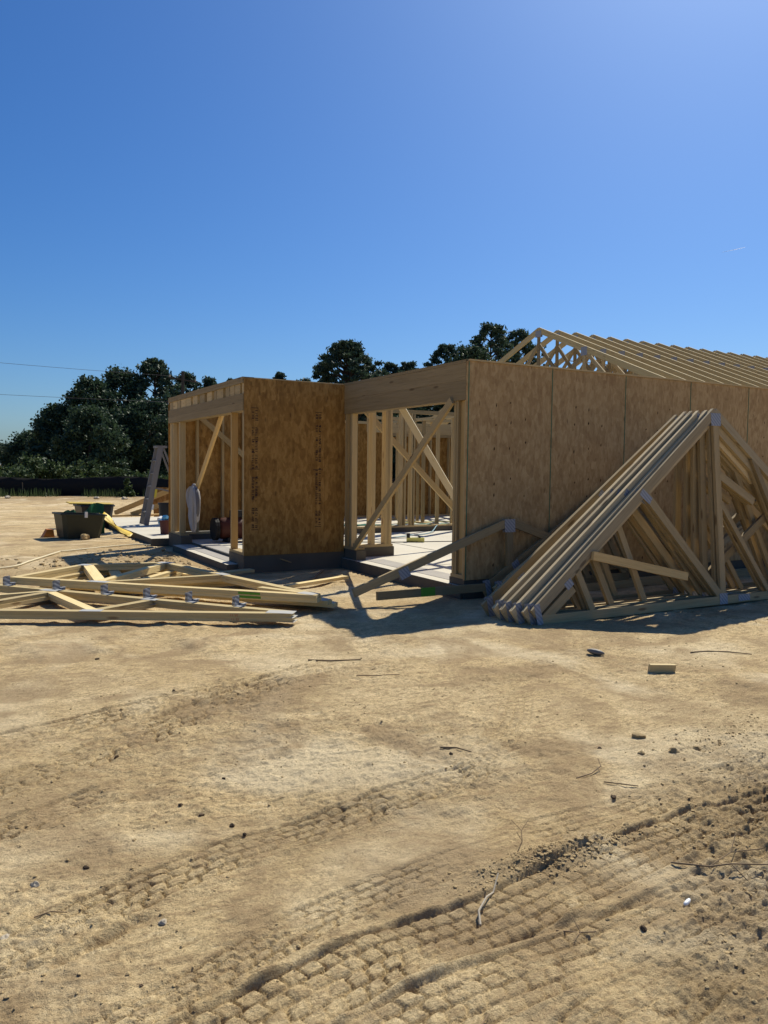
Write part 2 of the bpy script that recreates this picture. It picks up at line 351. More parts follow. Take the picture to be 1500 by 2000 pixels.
def height(x, y):
    r = np.hypot(x, y); near = 1-sm(11, 18, r)
    h = .055*fbm(x, y, .16, 3)+.032*fbm(x, y, .7, 3)
    rough = sm(-.1, .25, fbm(x, y, .9, 2))
    h = h+near*(.008*fbm(x, y, 4.5, 4, .6)+(.15+rough)*.010*fbm(x, y, 17, 4, .7)+.0045*np.minimum(fbm(x*.6+y*.35, y*1.3-x*.3, 26, 3, .6), .05))
    cr = fbm(x*.55+y*.3, y*1.15-x*.25, 5.5, 4, .62); h = h+near*.020*(.12-np.minimum(np.abs(cr), .12))*1.6*sm(-.25, .2, fbm(x+50, y, .7, 3)+.05)
    # torn, cloddy soil in the right foreground
    dm = sm(0, .5, (x-1.55)*.75-(y-1.5)*.95+.3*fbm(x, y, 1.5, 3))*near*(1-sm(2.2, 3.0, y))
    md = np.exp(-(((x-2.05)/.30)**2+((y-2.21+.05*(x-2.05))/.055)**2))
    dm2 = np.clip(dm+md*.9, 0, 1)
    b = np.abs(fbm(x, y, 16, 4, .62)); b2 = np.abs(fbm(x, y, 6, 3, .6))
    h = h+dm2*(.030*b+.030*b2-.010)+md*.035
    # horizontal scrape marks
    h = h+near*.004*np.abs(fbm(x*.35+y*.2, y*1.6, 9, 3))*4*rough
    dark_soil = dm2*.5+.75*near*sm(.05, .45, fbm(x+31, y*1.7, .8, 4, .6))*.6+.4*sm(7.5, 9.5, y)*(1-sm(15, 18, y))*sm(-.25, .25, fbm(x, y, 1.3, 4, .6))  # darker soil: torn patch, random blotches, band beside the house
    tm = np.zeros_like(h)
    for pts, wd, pitch, dep, st, ph in TRACKS:
        best = np.full(h.shape, 9.0); S_ = np.zeros_like(h); T_ = np.zeros_like(h); acc = 0.
        P = np.array(pts)
        tot = np.hypot(*(P[1:]-P[:-1]).T).sum()
        for (x0, y0), (x1, y1) in zip(pts[:-1], pts[1:]):
            dx, dy = x1-x0, y1-y0; L = math.hypot(dx, dy); dx /= L; dy /= L
            s = (x-x0)*dx+(y-y0)*dy; t = -(x-x0)*dy+(y-y0)*dx; sc = np.clip(s, 0, L)
            d = np.hypot(s-sc, t); k = d < best
            best = np.where(k, d, best); S_ = np.where(k, acc+sc, S_); T_ = np.where(k, t, T_); acc += L
        inb = best < wd*.9
        wx = .008*fbm(x, y, 4, 2); T2 = T_+wx; S2 = S_+.016*fbm(x+9, y, 6, 3)
        edge = 1-sm(wd*.46, wd*.54, np.abs(T2))
        fade = 1.2*st*(.45+.55*sm(-.3, .12, fbm(x+3, y+7, 2.1, 4, .6)+.12))*sm(0, .3, S_)*(1-sm(tot-.4, tot, S_))
        ncol = 4; col = (T2/wd+.5)*ncol; ci = np.floor(col); cf = col-ci
        sp = S2/pitch+ph+.5*(ci % 2)+.9*np.abs(T2)/wd; sf = sp-np.floor(sp)
        jit = TAB[(np.floor(sp).astype(np.int64)*7) & 255, (ci.astype(np.int64)*13) & 255]
        # rounded blocks pressed flat between raised seams
        rr = np.maximum(np.abs(cf-.5)*1.06, np.abs(sf-.5)); rr = .9*rr+.1*np.hypot(cf-.5, sf-.5)*.95
        blk = 1-sm(.405, .475, rr+.06*fbm(x, y, 20, 4))
        prof = dep*(-1.0+blk*(.60+.22*jit+.36*sf))*(.5+.5*sm(-.25, .12, fbm(x+5, y, 3.3, 3)))*(.5+.5*sm(-.25, .02, fbm(x+2, y+9, 8, 3, .6)))*1.6
        rim = np.exp(-((np.abs(T2)-wd*.56)/.016)**2)*dep*.75*(.6+fbm(x, y, 9, 2)) + np.exp(-((np.abs(T2)-wd*.50)/.010)**2)*-dep*.5
        h = h+np.where(inb, fade*edge*prof+(.35*st+.65*fade)*rim*1.3, 0); tm = np.maximum(tm, np.where(inb, fade*edge, 0))
    # rip with a sharp lip beside one of the tracks
    for (x0, y0, x1, y1, a) in ((.25, 2.40, .57, 2.53, .022), (1.55, 1.86, 2.3, 1.80, .012), (1.9, 1.62, 2.6, 1.66, .012)):
        dx, dy = x1-x0, y1-y0; L = math.hypot(dx, dy); dx /= L; dy /= L
        s = (x-x0)*dx+(y-y0)*dy; t = -(x-x0)*dy+(y-y0)*dx+.01*fbm(x, y, 12, 3)
        h = h-a*np.exp(-(t/.014)**2)*sm(-.05, .05, s)*(1-sm(L-.05, L+.05, s))+a*.5*np.exp(-((t-.035)/.02)**2)*sm(-.05, .05, s)*(1-sm(L-.05, L+.05, s))
    # flatten round the house and the piles
    flat = sm(3.0, 5.0, x)*0+sm(5.2, 6.2, y)*(1-sm(22, 26, y))*(1-sm(26, 30, np.abs(x)))
    hs_ = .055*fbm(x, y, .16, 3)+.032*fbm(x, y, .7, 3)
    h = h-.85*flat*hs_-.4*flat*(h-hs_)+flat*(1-sm(15, 22, y))*.05*np.maximum(fbm(x, y, 2.2, 4, .62)-.12, 0)
    # never rises into the slabs
    ins = ((x > 3.2) & (y > 9.9) & (y < 21)) | ((x > 4.9) & (y > 7.0) & (y < 21))
    h = np.where(ins, np.minimum(h, -.03), h)
    far = sm(24, 34, y); dark_soil = np.clip(dark_soil+far*.95*(sm(30, 36, y)), 0, .95)
    return h, dark_soil
def hz(x, y): return float(height(np.array([[float(x)]]), np.array([[float(y)]]))[0][0, 0])

def grow(a, b, s0, rate, mx):
    o = [a]; s = s0
    while o[-1] < b: s = min(s*rate, mx*1e9); o.append(o[-1]+s)
    return o
vv = list(np.arange(-1.5, 1.0, .08))+list(np.arange(1.0, 3.2, .0065))
vv = vv+grow(vv[-1], 9, .0068, 1.0052, 1)[1:]; vv = vv+grow(vv[-1], 900, (vv[-1]-vv[-2]), 1.045, 1)[1:]
vv = [-600, -200, -60, -20, -8, -4]+[-2.5]+vv
uh = list(np.arange(0, 1.7, .0085)); uh = uh+grow(uh[-1], 5.5, .0086, 1.0062, 1)[1:]; uh = uh+grow(uh[-1], 900, uh[-1]-uh[-2], 1.06, 1)[1:]
uu = [-a for a in uh[:0:-1]]+uh
U, V = np.meshgrid(np.array(uu), np.array(vv))
GX = U*math.cos(YAW)+V*math.sin(YAW); GY = -U*math.sin(YAW)+V*math.cos(YAW)
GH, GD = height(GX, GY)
nv, nu = U.shape
me = bpy.data.meshes.new('ground')
me.vertices.add(nv*nu); me.vertices.foreach_set('co', np.stack([GX, GY, GH], -1).astype(np.float32).ravel())
idx = np.arange(nv*nu).reshape(nv, nu)
Q = np.stack([idx[:-1, :-1], idx[:-1, 1:], idx[1:, 1:], idx[1:, :-1]], -1).reshape(-1, 4)
me.loops.add(Q.size); me.loops.foreach_set('vertex_index', Q.ravel().astype(np.int32))
me.polygons.add(len(Q)); me.polygons.foreach_set('loop_start', np.arange(0, Q.size, 4, dtype=np.int32))
me.polygons.foreach_set('use_smooth', np.ones(len(Q), dtype=bool))
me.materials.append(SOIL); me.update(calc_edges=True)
a = me.attributes.new('dark_soil', 'FLOAT', 'POINT'); a.data.foreach_set('value', GD.astype(np.float32).ravel())
g = bpy.data.objects.new('ground', me); COL.objects.link(g); tag(g, kind='structure')

# ------------------------------------------------------------------ house under construction
house = empty('house_frame', 'unfinished timber house frame with strand board walls and bare roof trusses on a concrete slab', 'house', None, Matrix.Translation((5.086, 7.134, 0)))
HO = Vector((5.086, 7.134, 0))
def hp(name, mb, M, par=None, **k):
    """part of the house: mesh coordinates given in world space"""
    if M is PINE: M = STUDW
    if par is None or par is house:
        mb.v = [Vector(v)-HO for v in mb.v]; return mb.build(name, M, house, **k)
    mb.v = [Vector(v)-HO for v in mb.v]; return mb.build(name, M, par, **k)
FT = .12   # floor
# slabs
def slab(nm, x0, x1, y0, y1, zt):
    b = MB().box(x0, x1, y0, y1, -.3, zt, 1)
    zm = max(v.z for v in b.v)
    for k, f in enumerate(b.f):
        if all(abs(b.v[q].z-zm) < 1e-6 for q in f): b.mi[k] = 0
    return hp(nm, b, [SLAB, CURB])  # sides get darker concrete, their shade put into the colour
slab('concrete_slab', 5.05, 24, 7.16, 20.6, FT)
slab('concrete_slab', 3.71, 5.047, 10.24, 14.3, FT-.004)
slab('concrete_slab', 3.38, 3.707, 10.44, 13.415, .075)
hp('rough_strip', MB().box(3.50, 3.705, 10.85, 13.40, .06, .079), ROUGHC)
slab('porch_slab', 3.22, 5.047, 14.303, 20.4, FT-.006)
hp('rough_strip', MB().box(5.22, 5.52, 7.45, 9.78, FT-.01, FT+.004), ROUGHC)
hp('rough_strip', MB().box(3.72, 4.0, 10.86, 12.9, FT-.01, FT+.003), ROUGHC)
hp('joint_line', MB().box(6.9, 6.915, 7.3, 13.7, FT-.01, FT+.0035), CURB)
hp('joint_line', MB().box(5.6, 12.5, 8.9, 8.912, FT-.01, FT+.003), CURB)
# curbs
CT = .218
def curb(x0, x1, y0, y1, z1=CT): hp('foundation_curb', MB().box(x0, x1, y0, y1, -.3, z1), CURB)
curb(3.545, 5.10, 10.206, 10.36)
curb(3.545, 3.70, 10.363, 10.84)
curb(3.53, 3.72, 13.42, 14.30)
curb(3.703, 9.9, 13.84, 13.99, .215)
curb(5.103, 5.92, 10.16, 10.30, .26)
curb(5.087, 5.24, 9.80, 10.157, .262)
curb(5.087, 5.24, 7.14, 7.44, .20)
curb(5.243, 24, 7.14, 7.28, .205)
# strand board panels: front wing wall and long right wall
ZT = 2.63
pw = MB().box(3.547, 4.76, 10.194, 10.205, .215, 2.655)
def stamp(s, x, z0, z1, y):
    z = z0; rr = random.Random(int(x*100))
    s.box(x-.05, x+.05, y-.003, y-.0005, z0-.03, z0-.022, 1)
    while z < z1:
        for row in range(2):
            if rr.random() < .8:
                xr = x-.045+row*.05; hh = rr.uniform(.006, .02)
                s.box(xr, xr+rr.uniform(.018, .044), y-.003, y-.0005, z, z+rr.uniform(.006, .012), 1)
                if rr.random() < .6: s.box(xr+rr.uniform(0, .03), xr+.034, y-.0032, y-.0007, z, z+hh, 1)
        z += rr.uniform(.014, .026)+(rr.random() < .08)*.09
    s.box(x-.05, x+.05, y-.003, y-.0005, z1+.03, z1+.038, 1)
    mid = (z0+z1)/2; s.box(x-.08, x+.07, y-.003, y-.0005, mid, mid+.008, 1)
stamp(pw, 3.70, .60, 2.22, 10.194); stamp(pw, 4.66, .62, 2.20, 10.194)
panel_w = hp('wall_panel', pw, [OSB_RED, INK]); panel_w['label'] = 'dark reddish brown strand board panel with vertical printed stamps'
hp('wall_panel', MB().box(4.763, 5.084, 10.195, 10.206, .215, 2.654), OSB_RED)
kx = random.Random(5)
for k in range(15):
    x0 = 5.09+k*1.2192; x1 = x0+1.2162; zb = .19
    b = MB().box(x0, x1, 7.123, 7.134, zb, 2.655)
    n0 = len(b.f)
    for cx in (.38, .60, .82):
        for cz in (.35, .75, 1.15, 1.32, 1.72, 2.0, 2.22):
            if kx.random() < .72:
                xx = x0+cx+kx.uniform(-.015, .015); zz = cz+.1*(cx-.6)+kx.uniform(-.03, .03); ww = kx.uniform(.006, .012); hh = kx.uniform(.012, .028)
                b.rings([[(xx-ww, 7.1225, zz), (xx-ww*.3, 7.1225, zz-hh), (xx+ww, 7.1225, zz-hh*.2), (xx+ww*.4, 7.1225, zz+hh)], [(xx-ww*.9, 7.1205, zz), (xx-ww*.3, 7.1205, zz-hh*.9), (xx+ww*.9, 7.1205, zz-hh*.2), (xx+ww*.4, 7.1205, zz+hh*.9)]], mi=1)
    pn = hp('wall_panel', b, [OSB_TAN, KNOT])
    pn['label'] = 'light brown strand board wall panel with small dark knots'
    hp('edge_seal', MB().box(x1-.003 if k else x0-.006, (x1 if k else x0+.004), 7.119, 7.1215, zb+.005, 2.65) if k == 0 else MB().box(x0-.007, x0+.002, 7.119, 7.1215, zb+.005, 2.65), GREENE, pn)
hp('wall_panel', MB().box(5.074, 5.0855, 7.123, 7.150, .19, 2.655), OSB_TAN)
def studs(name, xs, y0, y1, z0, z1, M=PINE, w=.038):
    for x in xs: hp(name, MB().box(x, x+w, y0, y1, z0, z1), M)
# plates right wall
hp('top_plate', MB().box(5.09, 23.4, 7.110, 7.232, 2.657, 2.676), PINE)
hp('top_plate', MB().box(5.24, 23.4, 7.137, 7.230, 2.58, 2.655), PINE)
hp('sole_plate', MB().box(5.24, 23.4, 7.137, 7.230, .207, .246), PINE)
studs('stud', [5.7+.61*k for k in range(29)], 7.139, 7.229, .247, 2.579)
# corner jamb post (faces -x), header beam
for i, (a, b2, dx) in enumerate(((7.153, 7.190, 0), (7.192, 7.229, .028), (7.231, 7.318, .040), (7.320, 7.357, .006), (7.359, 7.40, 0))):
    hp('jamb_stud', MB().box(5.088+dx, 5.225, a, b2, .24, 2.225), PINEY if i == 2 else PINE)
hp('sole_plate', MB().box(5.087, 5.228, 7.152, 7.42, .201, .2395), PINE)
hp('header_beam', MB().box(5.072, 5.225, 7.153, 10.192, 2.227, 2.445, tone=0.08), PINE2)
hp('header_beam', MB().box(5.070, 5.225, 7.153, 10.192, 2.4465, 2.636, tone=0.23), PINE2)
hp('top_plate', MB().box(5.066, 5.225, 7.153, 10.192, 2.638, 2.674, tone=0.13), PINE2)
# left jamb of the main opening
for a, b2, xx, M_ in ((9.965, 10.003, 5.17, PINE), (10.005, 10.043, 5.20, PINE), (10.10, 10.138, 5.225, PINEY), (10.14, 10.19, 5.225, PINE)):
    hp('jamb_stud', MB().box(5.09, xx, a, b2, .301, 2.225), M_)
hp('sole_plate', MB().box(5.088, 5.90, 10.165, 10.295, .2605, .2995), PINE)
hp('sole_plate', MB().box(5.088, 5.235, 9.83, 10.163, .2625, .3), PINE)
# return wall on y = 10.2 seen through the opening
studs('stud', [5.53], 10.17, 10.29, .3, 2.62, w=.060)
for x in (5.76, 5.80, 5.84): hp('stud', MB().box(x, x+.0375, 10.17, 10.29, .3, 2.62), PINE)
# wing opening
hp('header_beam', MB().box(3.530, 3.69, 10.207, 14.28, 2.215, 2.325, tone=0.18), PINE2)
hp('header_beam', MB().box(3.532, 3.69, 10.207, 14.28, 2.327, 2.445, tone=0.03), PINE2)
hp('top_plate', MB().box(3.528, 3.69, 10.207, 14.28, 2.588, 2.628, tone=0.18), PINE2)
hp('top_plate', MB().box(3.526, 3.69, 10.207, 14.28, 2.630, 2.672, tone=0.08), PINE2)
for y, wd in ((10.21, .07), (10.36, .22), (10.60, .20), (10.82, .18), (11.12, .30), (11.44, .12), (11.68, .24), (12.06, .26), (12.46, .26), (12.84, .30), (13.16, .30), (13.50, .20), (13.72, .28), (14.02, .22)):
    hp('cripple_stud', MB().box(3.545, 3.66, y, y+wd, 2.447, 2.586), PINE)
hp('jamb_stud', MB().box(3.555, 3.650, 10.755, 10.80, .258, 2.213), PINEY)
hp('corner_stud', MB().box(3.548, 3.586, 10.208, 10.27, .258, 2.587), PINE)
hp('corner_stud', MB().box(3.66, 3.69, 10.34, 10.37, .258, 2.213), PINE)
hp('sole_plate', MB().box(3.55, 3.698, 10.207, 10.84, .22, .257), PINE)
for a, b2, xx in ((13.56, 13.60, 3.64), (13.602, 13.64, 3.66), (14.02, 14.06, 3.62), (14.062, 14.10, 3.66), (14.14, 14.24, 3.69)):
    hp('jamb_stud', MB().box(3.552, xx, a, b2, .258, 2.213), PINE)
hp('sole_plate', MB().box(3.55, 3.698, 13.52, 14.25, .22, .257), PINE2)
hp('wall_panel', MB().box(3.53, 3.62, 14.282, 14.293, .22, 2.66), OSB_RED)
# wing front wall studs + bottom plate
studs('stud', [3.95, 4.35, 4.70, 5.04], 10.21, 10.30, .26, 2.58)
hp('sole_plate', MB().box(3.70, 5.086, 10.21, 10.30, .22, .258), PINE)
hp('top_plate', MB().box(3.692, 5.06, 10.196, 10.31, 2.59, 2.668), PINE)
# wall on y = 13.84 .. back of wing and inner wall
hp('wall_panel', MB().box(3.70, 5.20, 13.942, 13.953, .26, 2.66), OSB_RED)
hp('sole_plate', MB().box(3.70, 9.9, 13.85, 13.94, .216, .256), PINE)
hp('top_plate', MB().box(3.70, 9.9, 13.85, 13.94, 2.59, 2.666), PINE)
studs('stud', [3.93, 4.40, 4.80, 5.16], 13.851, 13.939, .257, 2.589)
studs('stud', [6.2, 6.65, 7.05, 7.46, 8.30, 8.46, 8.52, 9.80], 13.851, 13.939, .257, 2.589)
hp('stud', MB().box(8.20, 8.26, 13.851, 13.939, .257, 2.589), PINE2)
# partitions running in depth
def partition(x, y0, y1, step=.6, hdr=False):
    hp('sole_plate', MB().box(x, x+.09, y0, y1, FT+.002, FT+.04), PINE)
    hp('top_plate', MB().box(x, x+.09, y0, y1, 2.594, 2.664), PINE)
    y = y0+.02
    while y < y1-.05: hp('stud', MB().box(x+.001, x+.089, y, y+.038, FT+.041, 2.593), PINE); y += step
partition(7.7, 7.24, 10.55, .42); partition(6.9, 14.0, 18.2, .8); partition(9.95, 13.9, 18.2, .62); partition(12.9, 7.24, 20.2, .6); partition(8.4, 18.35, 20.2, .6)
# far wall (strand board outside), with a window gap
FY = 18.3
def farwall(x0, x1, z0=.16, z1=2.66): hp('wall_panel', MB().box(x0, x1, FY+.092, FY+.104, z0, z1), OSB_RED)
farwall(5.05, 10.40); farwall(10.403, 10.86, .16, 1.0); farwall(10.403, 10.86, 2.1, 2.30); farwall(10.863, 12.85)
hp('sole_plate', MB().box(5.05, 12.85, FY, FY+.09, FT+.002, FT+.04), PINE)
hp('top_plate', MB().box(5.05, 12.85, FY, FY+.09, 2.62, 2.69), PINE)
studs('stud', [5.1+.61*k for k in range(13) if not 10.3 < 5.1+.61*k < 10.86], FY+.001, FY+.089, FT+.041, 2.619)
hp('header_beam', MB().box(10.39, 12.6, FY-.02, FY, 2.32, 2.50), PINE2)
hp('window_sill', MB().box(10.40, 10.86, FY-.01, FY+.09, 1.0, 1.04), PINE)
# raised front wall piece that shows above the header: upper beam of an inner room
hp('header_beam', MB().box(8.7, 12.88, 16.2, 16.29, 2.30, 2.50), PINE2)
hp('top_plate', MB().box(8.7, 12.88, 16.2, 16.29, 2.61, 2.68), PINE)
for x in (8.7, 9.1, 9.55, 9.95, 10.5, 11.1, 11.8, 12.4): hp('cripple_stud', MB().box(x, x+.09, 16.201, 16.289, 2.501, 2.609), PINE)
for x in (8.72, 10.1, 11.95, 12.02): hp('stud', MB().box(x, x+.038, 16.2, 16.29, FT+.002, 2.299), PINE)
# back wall and gable wall under the roof
hp('wall_panel', MB().box(12.9, 23.4, 20.3, 20.312, .1, 2.66), OSB_TAN)
hp('top_plate', MB().box(12.9, 23.4, 20.2, 20.29, 2.60, 2.67), PINE)
hp('top_plate', MB().box(13.0, 23.4, 10.2, 10.29, 2.60, 2.67), PINE)
studs('stud', [13.1+.61*k for k in range(17)], 10.2, 10.29, FT, 2.599)
hp('wall_panel', MB().box(23.41, 23.42, 7.14, 20.3, .1, 2.66), OSB_TAN)
# braces
def brace(p0, p1, w=.089, t=.038, n=(0, 1, 0), M=PINE, nm='brace', tone=None): return hp(nm, MB().member(p0, p1, w, t, n, tone=tone), M)
brace((5.06, 9.80, .31), (5.06, 7.40, 2.235), n=(1, 0, 0), tone=.3)
brace((5.55, 10.62, 2.42), (7.55, 10.80, .70), n=(.1, -1, 0))
_L = Vector((1.37, 0, -1.88)).normalized(); brace((5.25, 9.0, 2.38), (6.62, 9.0, .50), n=_L.cross(Vector((.64, -.58, .49))), w=.089, t=.044, M=SUNLITW)
brace((3.72, 11.68, 2.28), (3.72, 13.14, 1.02), n=(1, 0, .3), M=PINEY, w=.07)
brace((3.90, 13.70, 2.36), (5.0, 13.70, 1.45), n=(0, 1, 0))

# roof trusses
def truss_parts(mem, plates, M, par, thick=.038, tones=None):
    for i, (nm, a, b, w) in enumerate(mem):
        th = thick-.0007*(i % 5)
        MB().member((a[0], 0, a[1]), (b[0], 0, b[1]), w, th, (0, 1, 0)).build(nm, M, par)
    for (x, z, w, h, r) in plates:
        q = MB()
        for sy in (-1, 1):
            c, s_ = math.cos(r), math.sin(r)
            L = Vector((c*w, 0, s_*w)); A = Vector((-s_*h, 0, c*h))
            q.obox(Vector((x, sy*(thick/2+.0015), z))-L/2, L, A, Vector((0, .002, 0)))
        q.build('connector_plate', STEEL, par)
w4 = .089
# house trusses: local x runs in depth (y), span 10.2 -> 20.3, base z 2.68
rt_parent = bpy.data.objects.new('roof_truss', None); COL.objects.link(rt_parent); rt_parent.parent = house
half, rise = 5.05, 2.17
pt = .41
mem = [('top_chord', (-half-.3, .075), (0, .075+pt*(half+.3)), .14), ('top_chord', (half+.3, .075), (0, .075+pt*(half+.3)), .14), ('bottom_chord', (-half, .045), (half, .045), w4)]
def tz(x): return .10+pt*(half+.3-abs(x))
mem += [('web', (0, .09), (0, tz(0)-.05), w4)]
for s_ in (-1, 1):
    mem += [('web', (s_*.02, tz(.1)-.35), (s_*1.62, .09), w4), ('web', (s_*1.62, .09), (s_*1.62, tz(1.62)-.05), w4),
            ('web', (s_*1.62, tz(1.62)-.08), (s_*.1, .09), w4), ('web', (s_*1.62, tz(1.62)-.06), (s_*3.2, .09), w4), ('web', (s_*3.2, .09), (s_*3.2, tz(3.2)-.05), w4)]
pl = [(0, tz(0)-.12, .22, .16, 0), (-1.62, tz(1.62)-.08, .2, .2, 0), (1.62, tz(1.62)-.08, .2, .2, 0), (0, .05, .25, .1, 0), (-1.62, .06, .2, .1, 0), (1.62, .06, .2, .1, 0)]
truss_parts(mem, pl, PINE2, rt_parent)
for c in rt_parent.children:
    if c.name.startswith('top_chord'): c.data.materials[0] = PINE  # lighter wood paints the sunlit look of the top edges
def rmat(x): return Matrix.Translation((x-HO.x, 15.22-HO.y, 2.68)) @ Matrix.Rotation(math.pi/2, 4, 'Z')
rt_parent.matrix_local = rmat(13.0)
rt_parent['label'] = 'end roof truss with open webs against the sky'
for k in range(1, 17):
    c = copy_tree(rt_parent, house); c.matrix_local = rmat(13.0+.61*k)
    if 'label' in c.keys(): del c['label']
for yy, zz in ((14.35, 4.10), (15.9, 4.14)):
    hp('truss_tie', MB().box(13.0, 23.0, yy, yy+.03, zz, zz+.018), PINE2)

# ------------------------------------------------------------------ trusses leaning in the stack at the right
def lean_mem(hs, ht, near=True, cw=.089):
    p = (ht-.14)/hs
    zt = lambda x: .14+p*(hs-abs(x))
    L = []
    dz = (cw-.089)/2*1.28
    for s_ in (-1, 1):
        L.append(('top_chord', (s_*(hs+.02), .11-dz), (0, ht-.02-dz), cw))
    L.append(('bottom_chord', (-hs+.06, .045), (hs-.06, .045), w4))
    L.append(('web', (0, .09), (0, ht-.09), w4))
    if near:
        L.append(('web', (-.05, .10), (-hs*.43, zt(hs*.43)-.06), w4))
        L.append(('web', (-hs*.80, zt(hs*.80)-.05), (-hs*.73, .09), .07))
        L += [('web', (.03, 1.42), (.60, 1.12), w4), ('web', (.03, 1.12), (.80, .09), .06), ('web', (.62, zt(.62)-.06), (1.45, .09), .07)]
    else:
        for a_, b_ in ((.52, .36), (.66, .54), (.80, .70)): L.append(('web', (-hs*a_, zt(hs*a_)-.05), (-hs*b_, .09), .07))
        L += [('web', (-.04, .10), (-hs*.40, zt(hs*.40)-.06), w4), ('web', (.04, .30), (hs*.50, zt(hs*.5)-.06), w4), ('web', (hs*.3, zt(hs*.3)-.06), (hs*.62, .09), .07)]
    ang = math.atan(p)
    L.append(('heel_block', (-(hs-.10), .05), (-(hs-.48), .05+p*.36), w4))
    P = [(0, ht-.11, .16, .14, 0), (-hs+.03, .10, .07, .20, .2), (hs-.03, .10, .07, .20, -.2), (0, .06, .13, .12, 0),
         (-hs*.43, zt(hs*.43)-.09, .17, .08, -ang), (hs*.43, zt(hs*.43)-.09, .17, .08, ang), (-hs+.42, .36, .1, .08, ang), (.35, .05, .2, .07, 0)]
    return L, P
G = 'roof trusses stacked upright on edge against the long wall'
LEAN = [  # heel x, foot y, apex y, half span, height, label
    (4.75, 5.52, 5.72, 2.66, 2.145, 'outermost upright roof truss of the leaning stack, its heel plate nearest the camera'),
    (4.715, 5.575, 5.765, 2.67, 2.145, 'second upright truss in the leaning stack, directly behind the outermost one'),
    (4.64, 5.66, 5.81, 2.66, 2.135, 'third upright truss of the leaning stack, counted back from the dirt yard'),
    (4.60, 5.76, 5.86, 2.66, 2.130, 'fourth upright truss of the leaning stack, with a wide sunlit top edge'),
    (4.585, 5.86, 5.93, 2.66, 2.125, 'fifth upright truss of the leaning stack, last one whose slope catches sun'),
    (4.60, 6.06, 6.10, 2.70, 2.10, 'sixth upright truss of the leaning stack, shaded, just inside the sunlit five'),
    (5.35, 6.86, 7.00, 3.40, 2.10, 'shaded long truss standing close to the wall behind the sunlit stack'),
    (5.27, 6.98, 7.07, 3.45, 2.12, 'long dark truss flat against the strand board wall, rearmost of the stack'),
]
for i, (hx, fy, ay, hs_, ht, lb) in enumerate(LEAN):
    tl = math.atan2(ay-fy, ht)
    yv = Vector((0, math.cos(tl), -math.sin(tl))); zv = Vector((0, math.sin(tl), math.cos(tl)))
    o = empty('leaning_truss', lb, 'roof truss', G, frame((hx+hs_, fy, .0), (1, 0, 0), yv, zv))
    L, P = lean_mem(hs_, ht, i in (0, 1, 3, 4), .095 if i == 0 else .17)
    truss_parts(L, P, PINE2, o)
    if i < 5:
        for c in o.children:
            if c.name.startswith('top_chord'): c.data.materials[0] = GREYW  # lighter chords on the front five, sunlight put into the wood colour
    if i == 0:
        MB().member((-1.95, -.05, .62), (-.62, -.05, .34), .085, .036, (0, 1, 0)).build('temporary_brace', PINEY, o)

# small truss leaning across the opening
so_ = empty('small_leaning_truss', 'small low pitched truss leaning across the garage opening with green paint on its bottom board', 'roof truss', None, frame((5.62, 6.98, .05), (1, 0, 0), (0, 1, -.06), (0, .06, 1)))
truss_parts([('top_chord', (-2.02, .12), (0, .80), w4), ('top_chord', (2.02, .12), (0, .80), w4), ('bottom_chord', (-1.75, .07), (1.9, .07), w4), ('web', (0, .1), (0, .76), w4)],
            [(0, .755, .15, .15, 0), (-1.42, .29, .11, .13, -1.2)], PINE2, so_)
MB().box(-1.22, -1.04, -.0225, -.0195, .025, .12).build('paint_mark', GREENP, so_)

# ------------------------------------------------------------------ trusses lying flat at the left
def flat_frame(o, u, v): 
    u = Vector(u).normalized(); v = Vector(v).normalized()
    return frame(o, u, u.cross(v)*-1, v)
uA = (-.874, .486, 0); vA = (.486, .874, 0)
hA, tA = 4.25, .415
memA = [('bottom_chord', (.02, .045), (2*hA, .045), w4), ('top_chord', (.02, .10), (hA, .10+tA*hA), w4), ('top_chord', (2*hA, .10), (hA, .10+tA*hA), w4),
        ('web', (1.83, .07), (2.72, 1.16), w4), ('web', (1.86, .07), (1.50, .66), w4), ('web', (2.66, 1.12), (3.15, .08), w4), ('web', (2.70, 1.14), (4.2, .10), .07), ('web', (hA, .09), (hA, 1.8), w4)]
plA = [(.12, .075, .26, .14, .15), (1.85, .05, .2, .09, 0), (1.5, .68, .18, .09, .39), (2.70, 1.17, .22, .10, .39)]
GA = 'roof trusses lying flat on the dirt at the left'
LA = ['top truss of the nearer flat pair, with six steel brackets standing on it', 'lower truss of the nearer flat pair, touching the dirt below the bracketed truss']
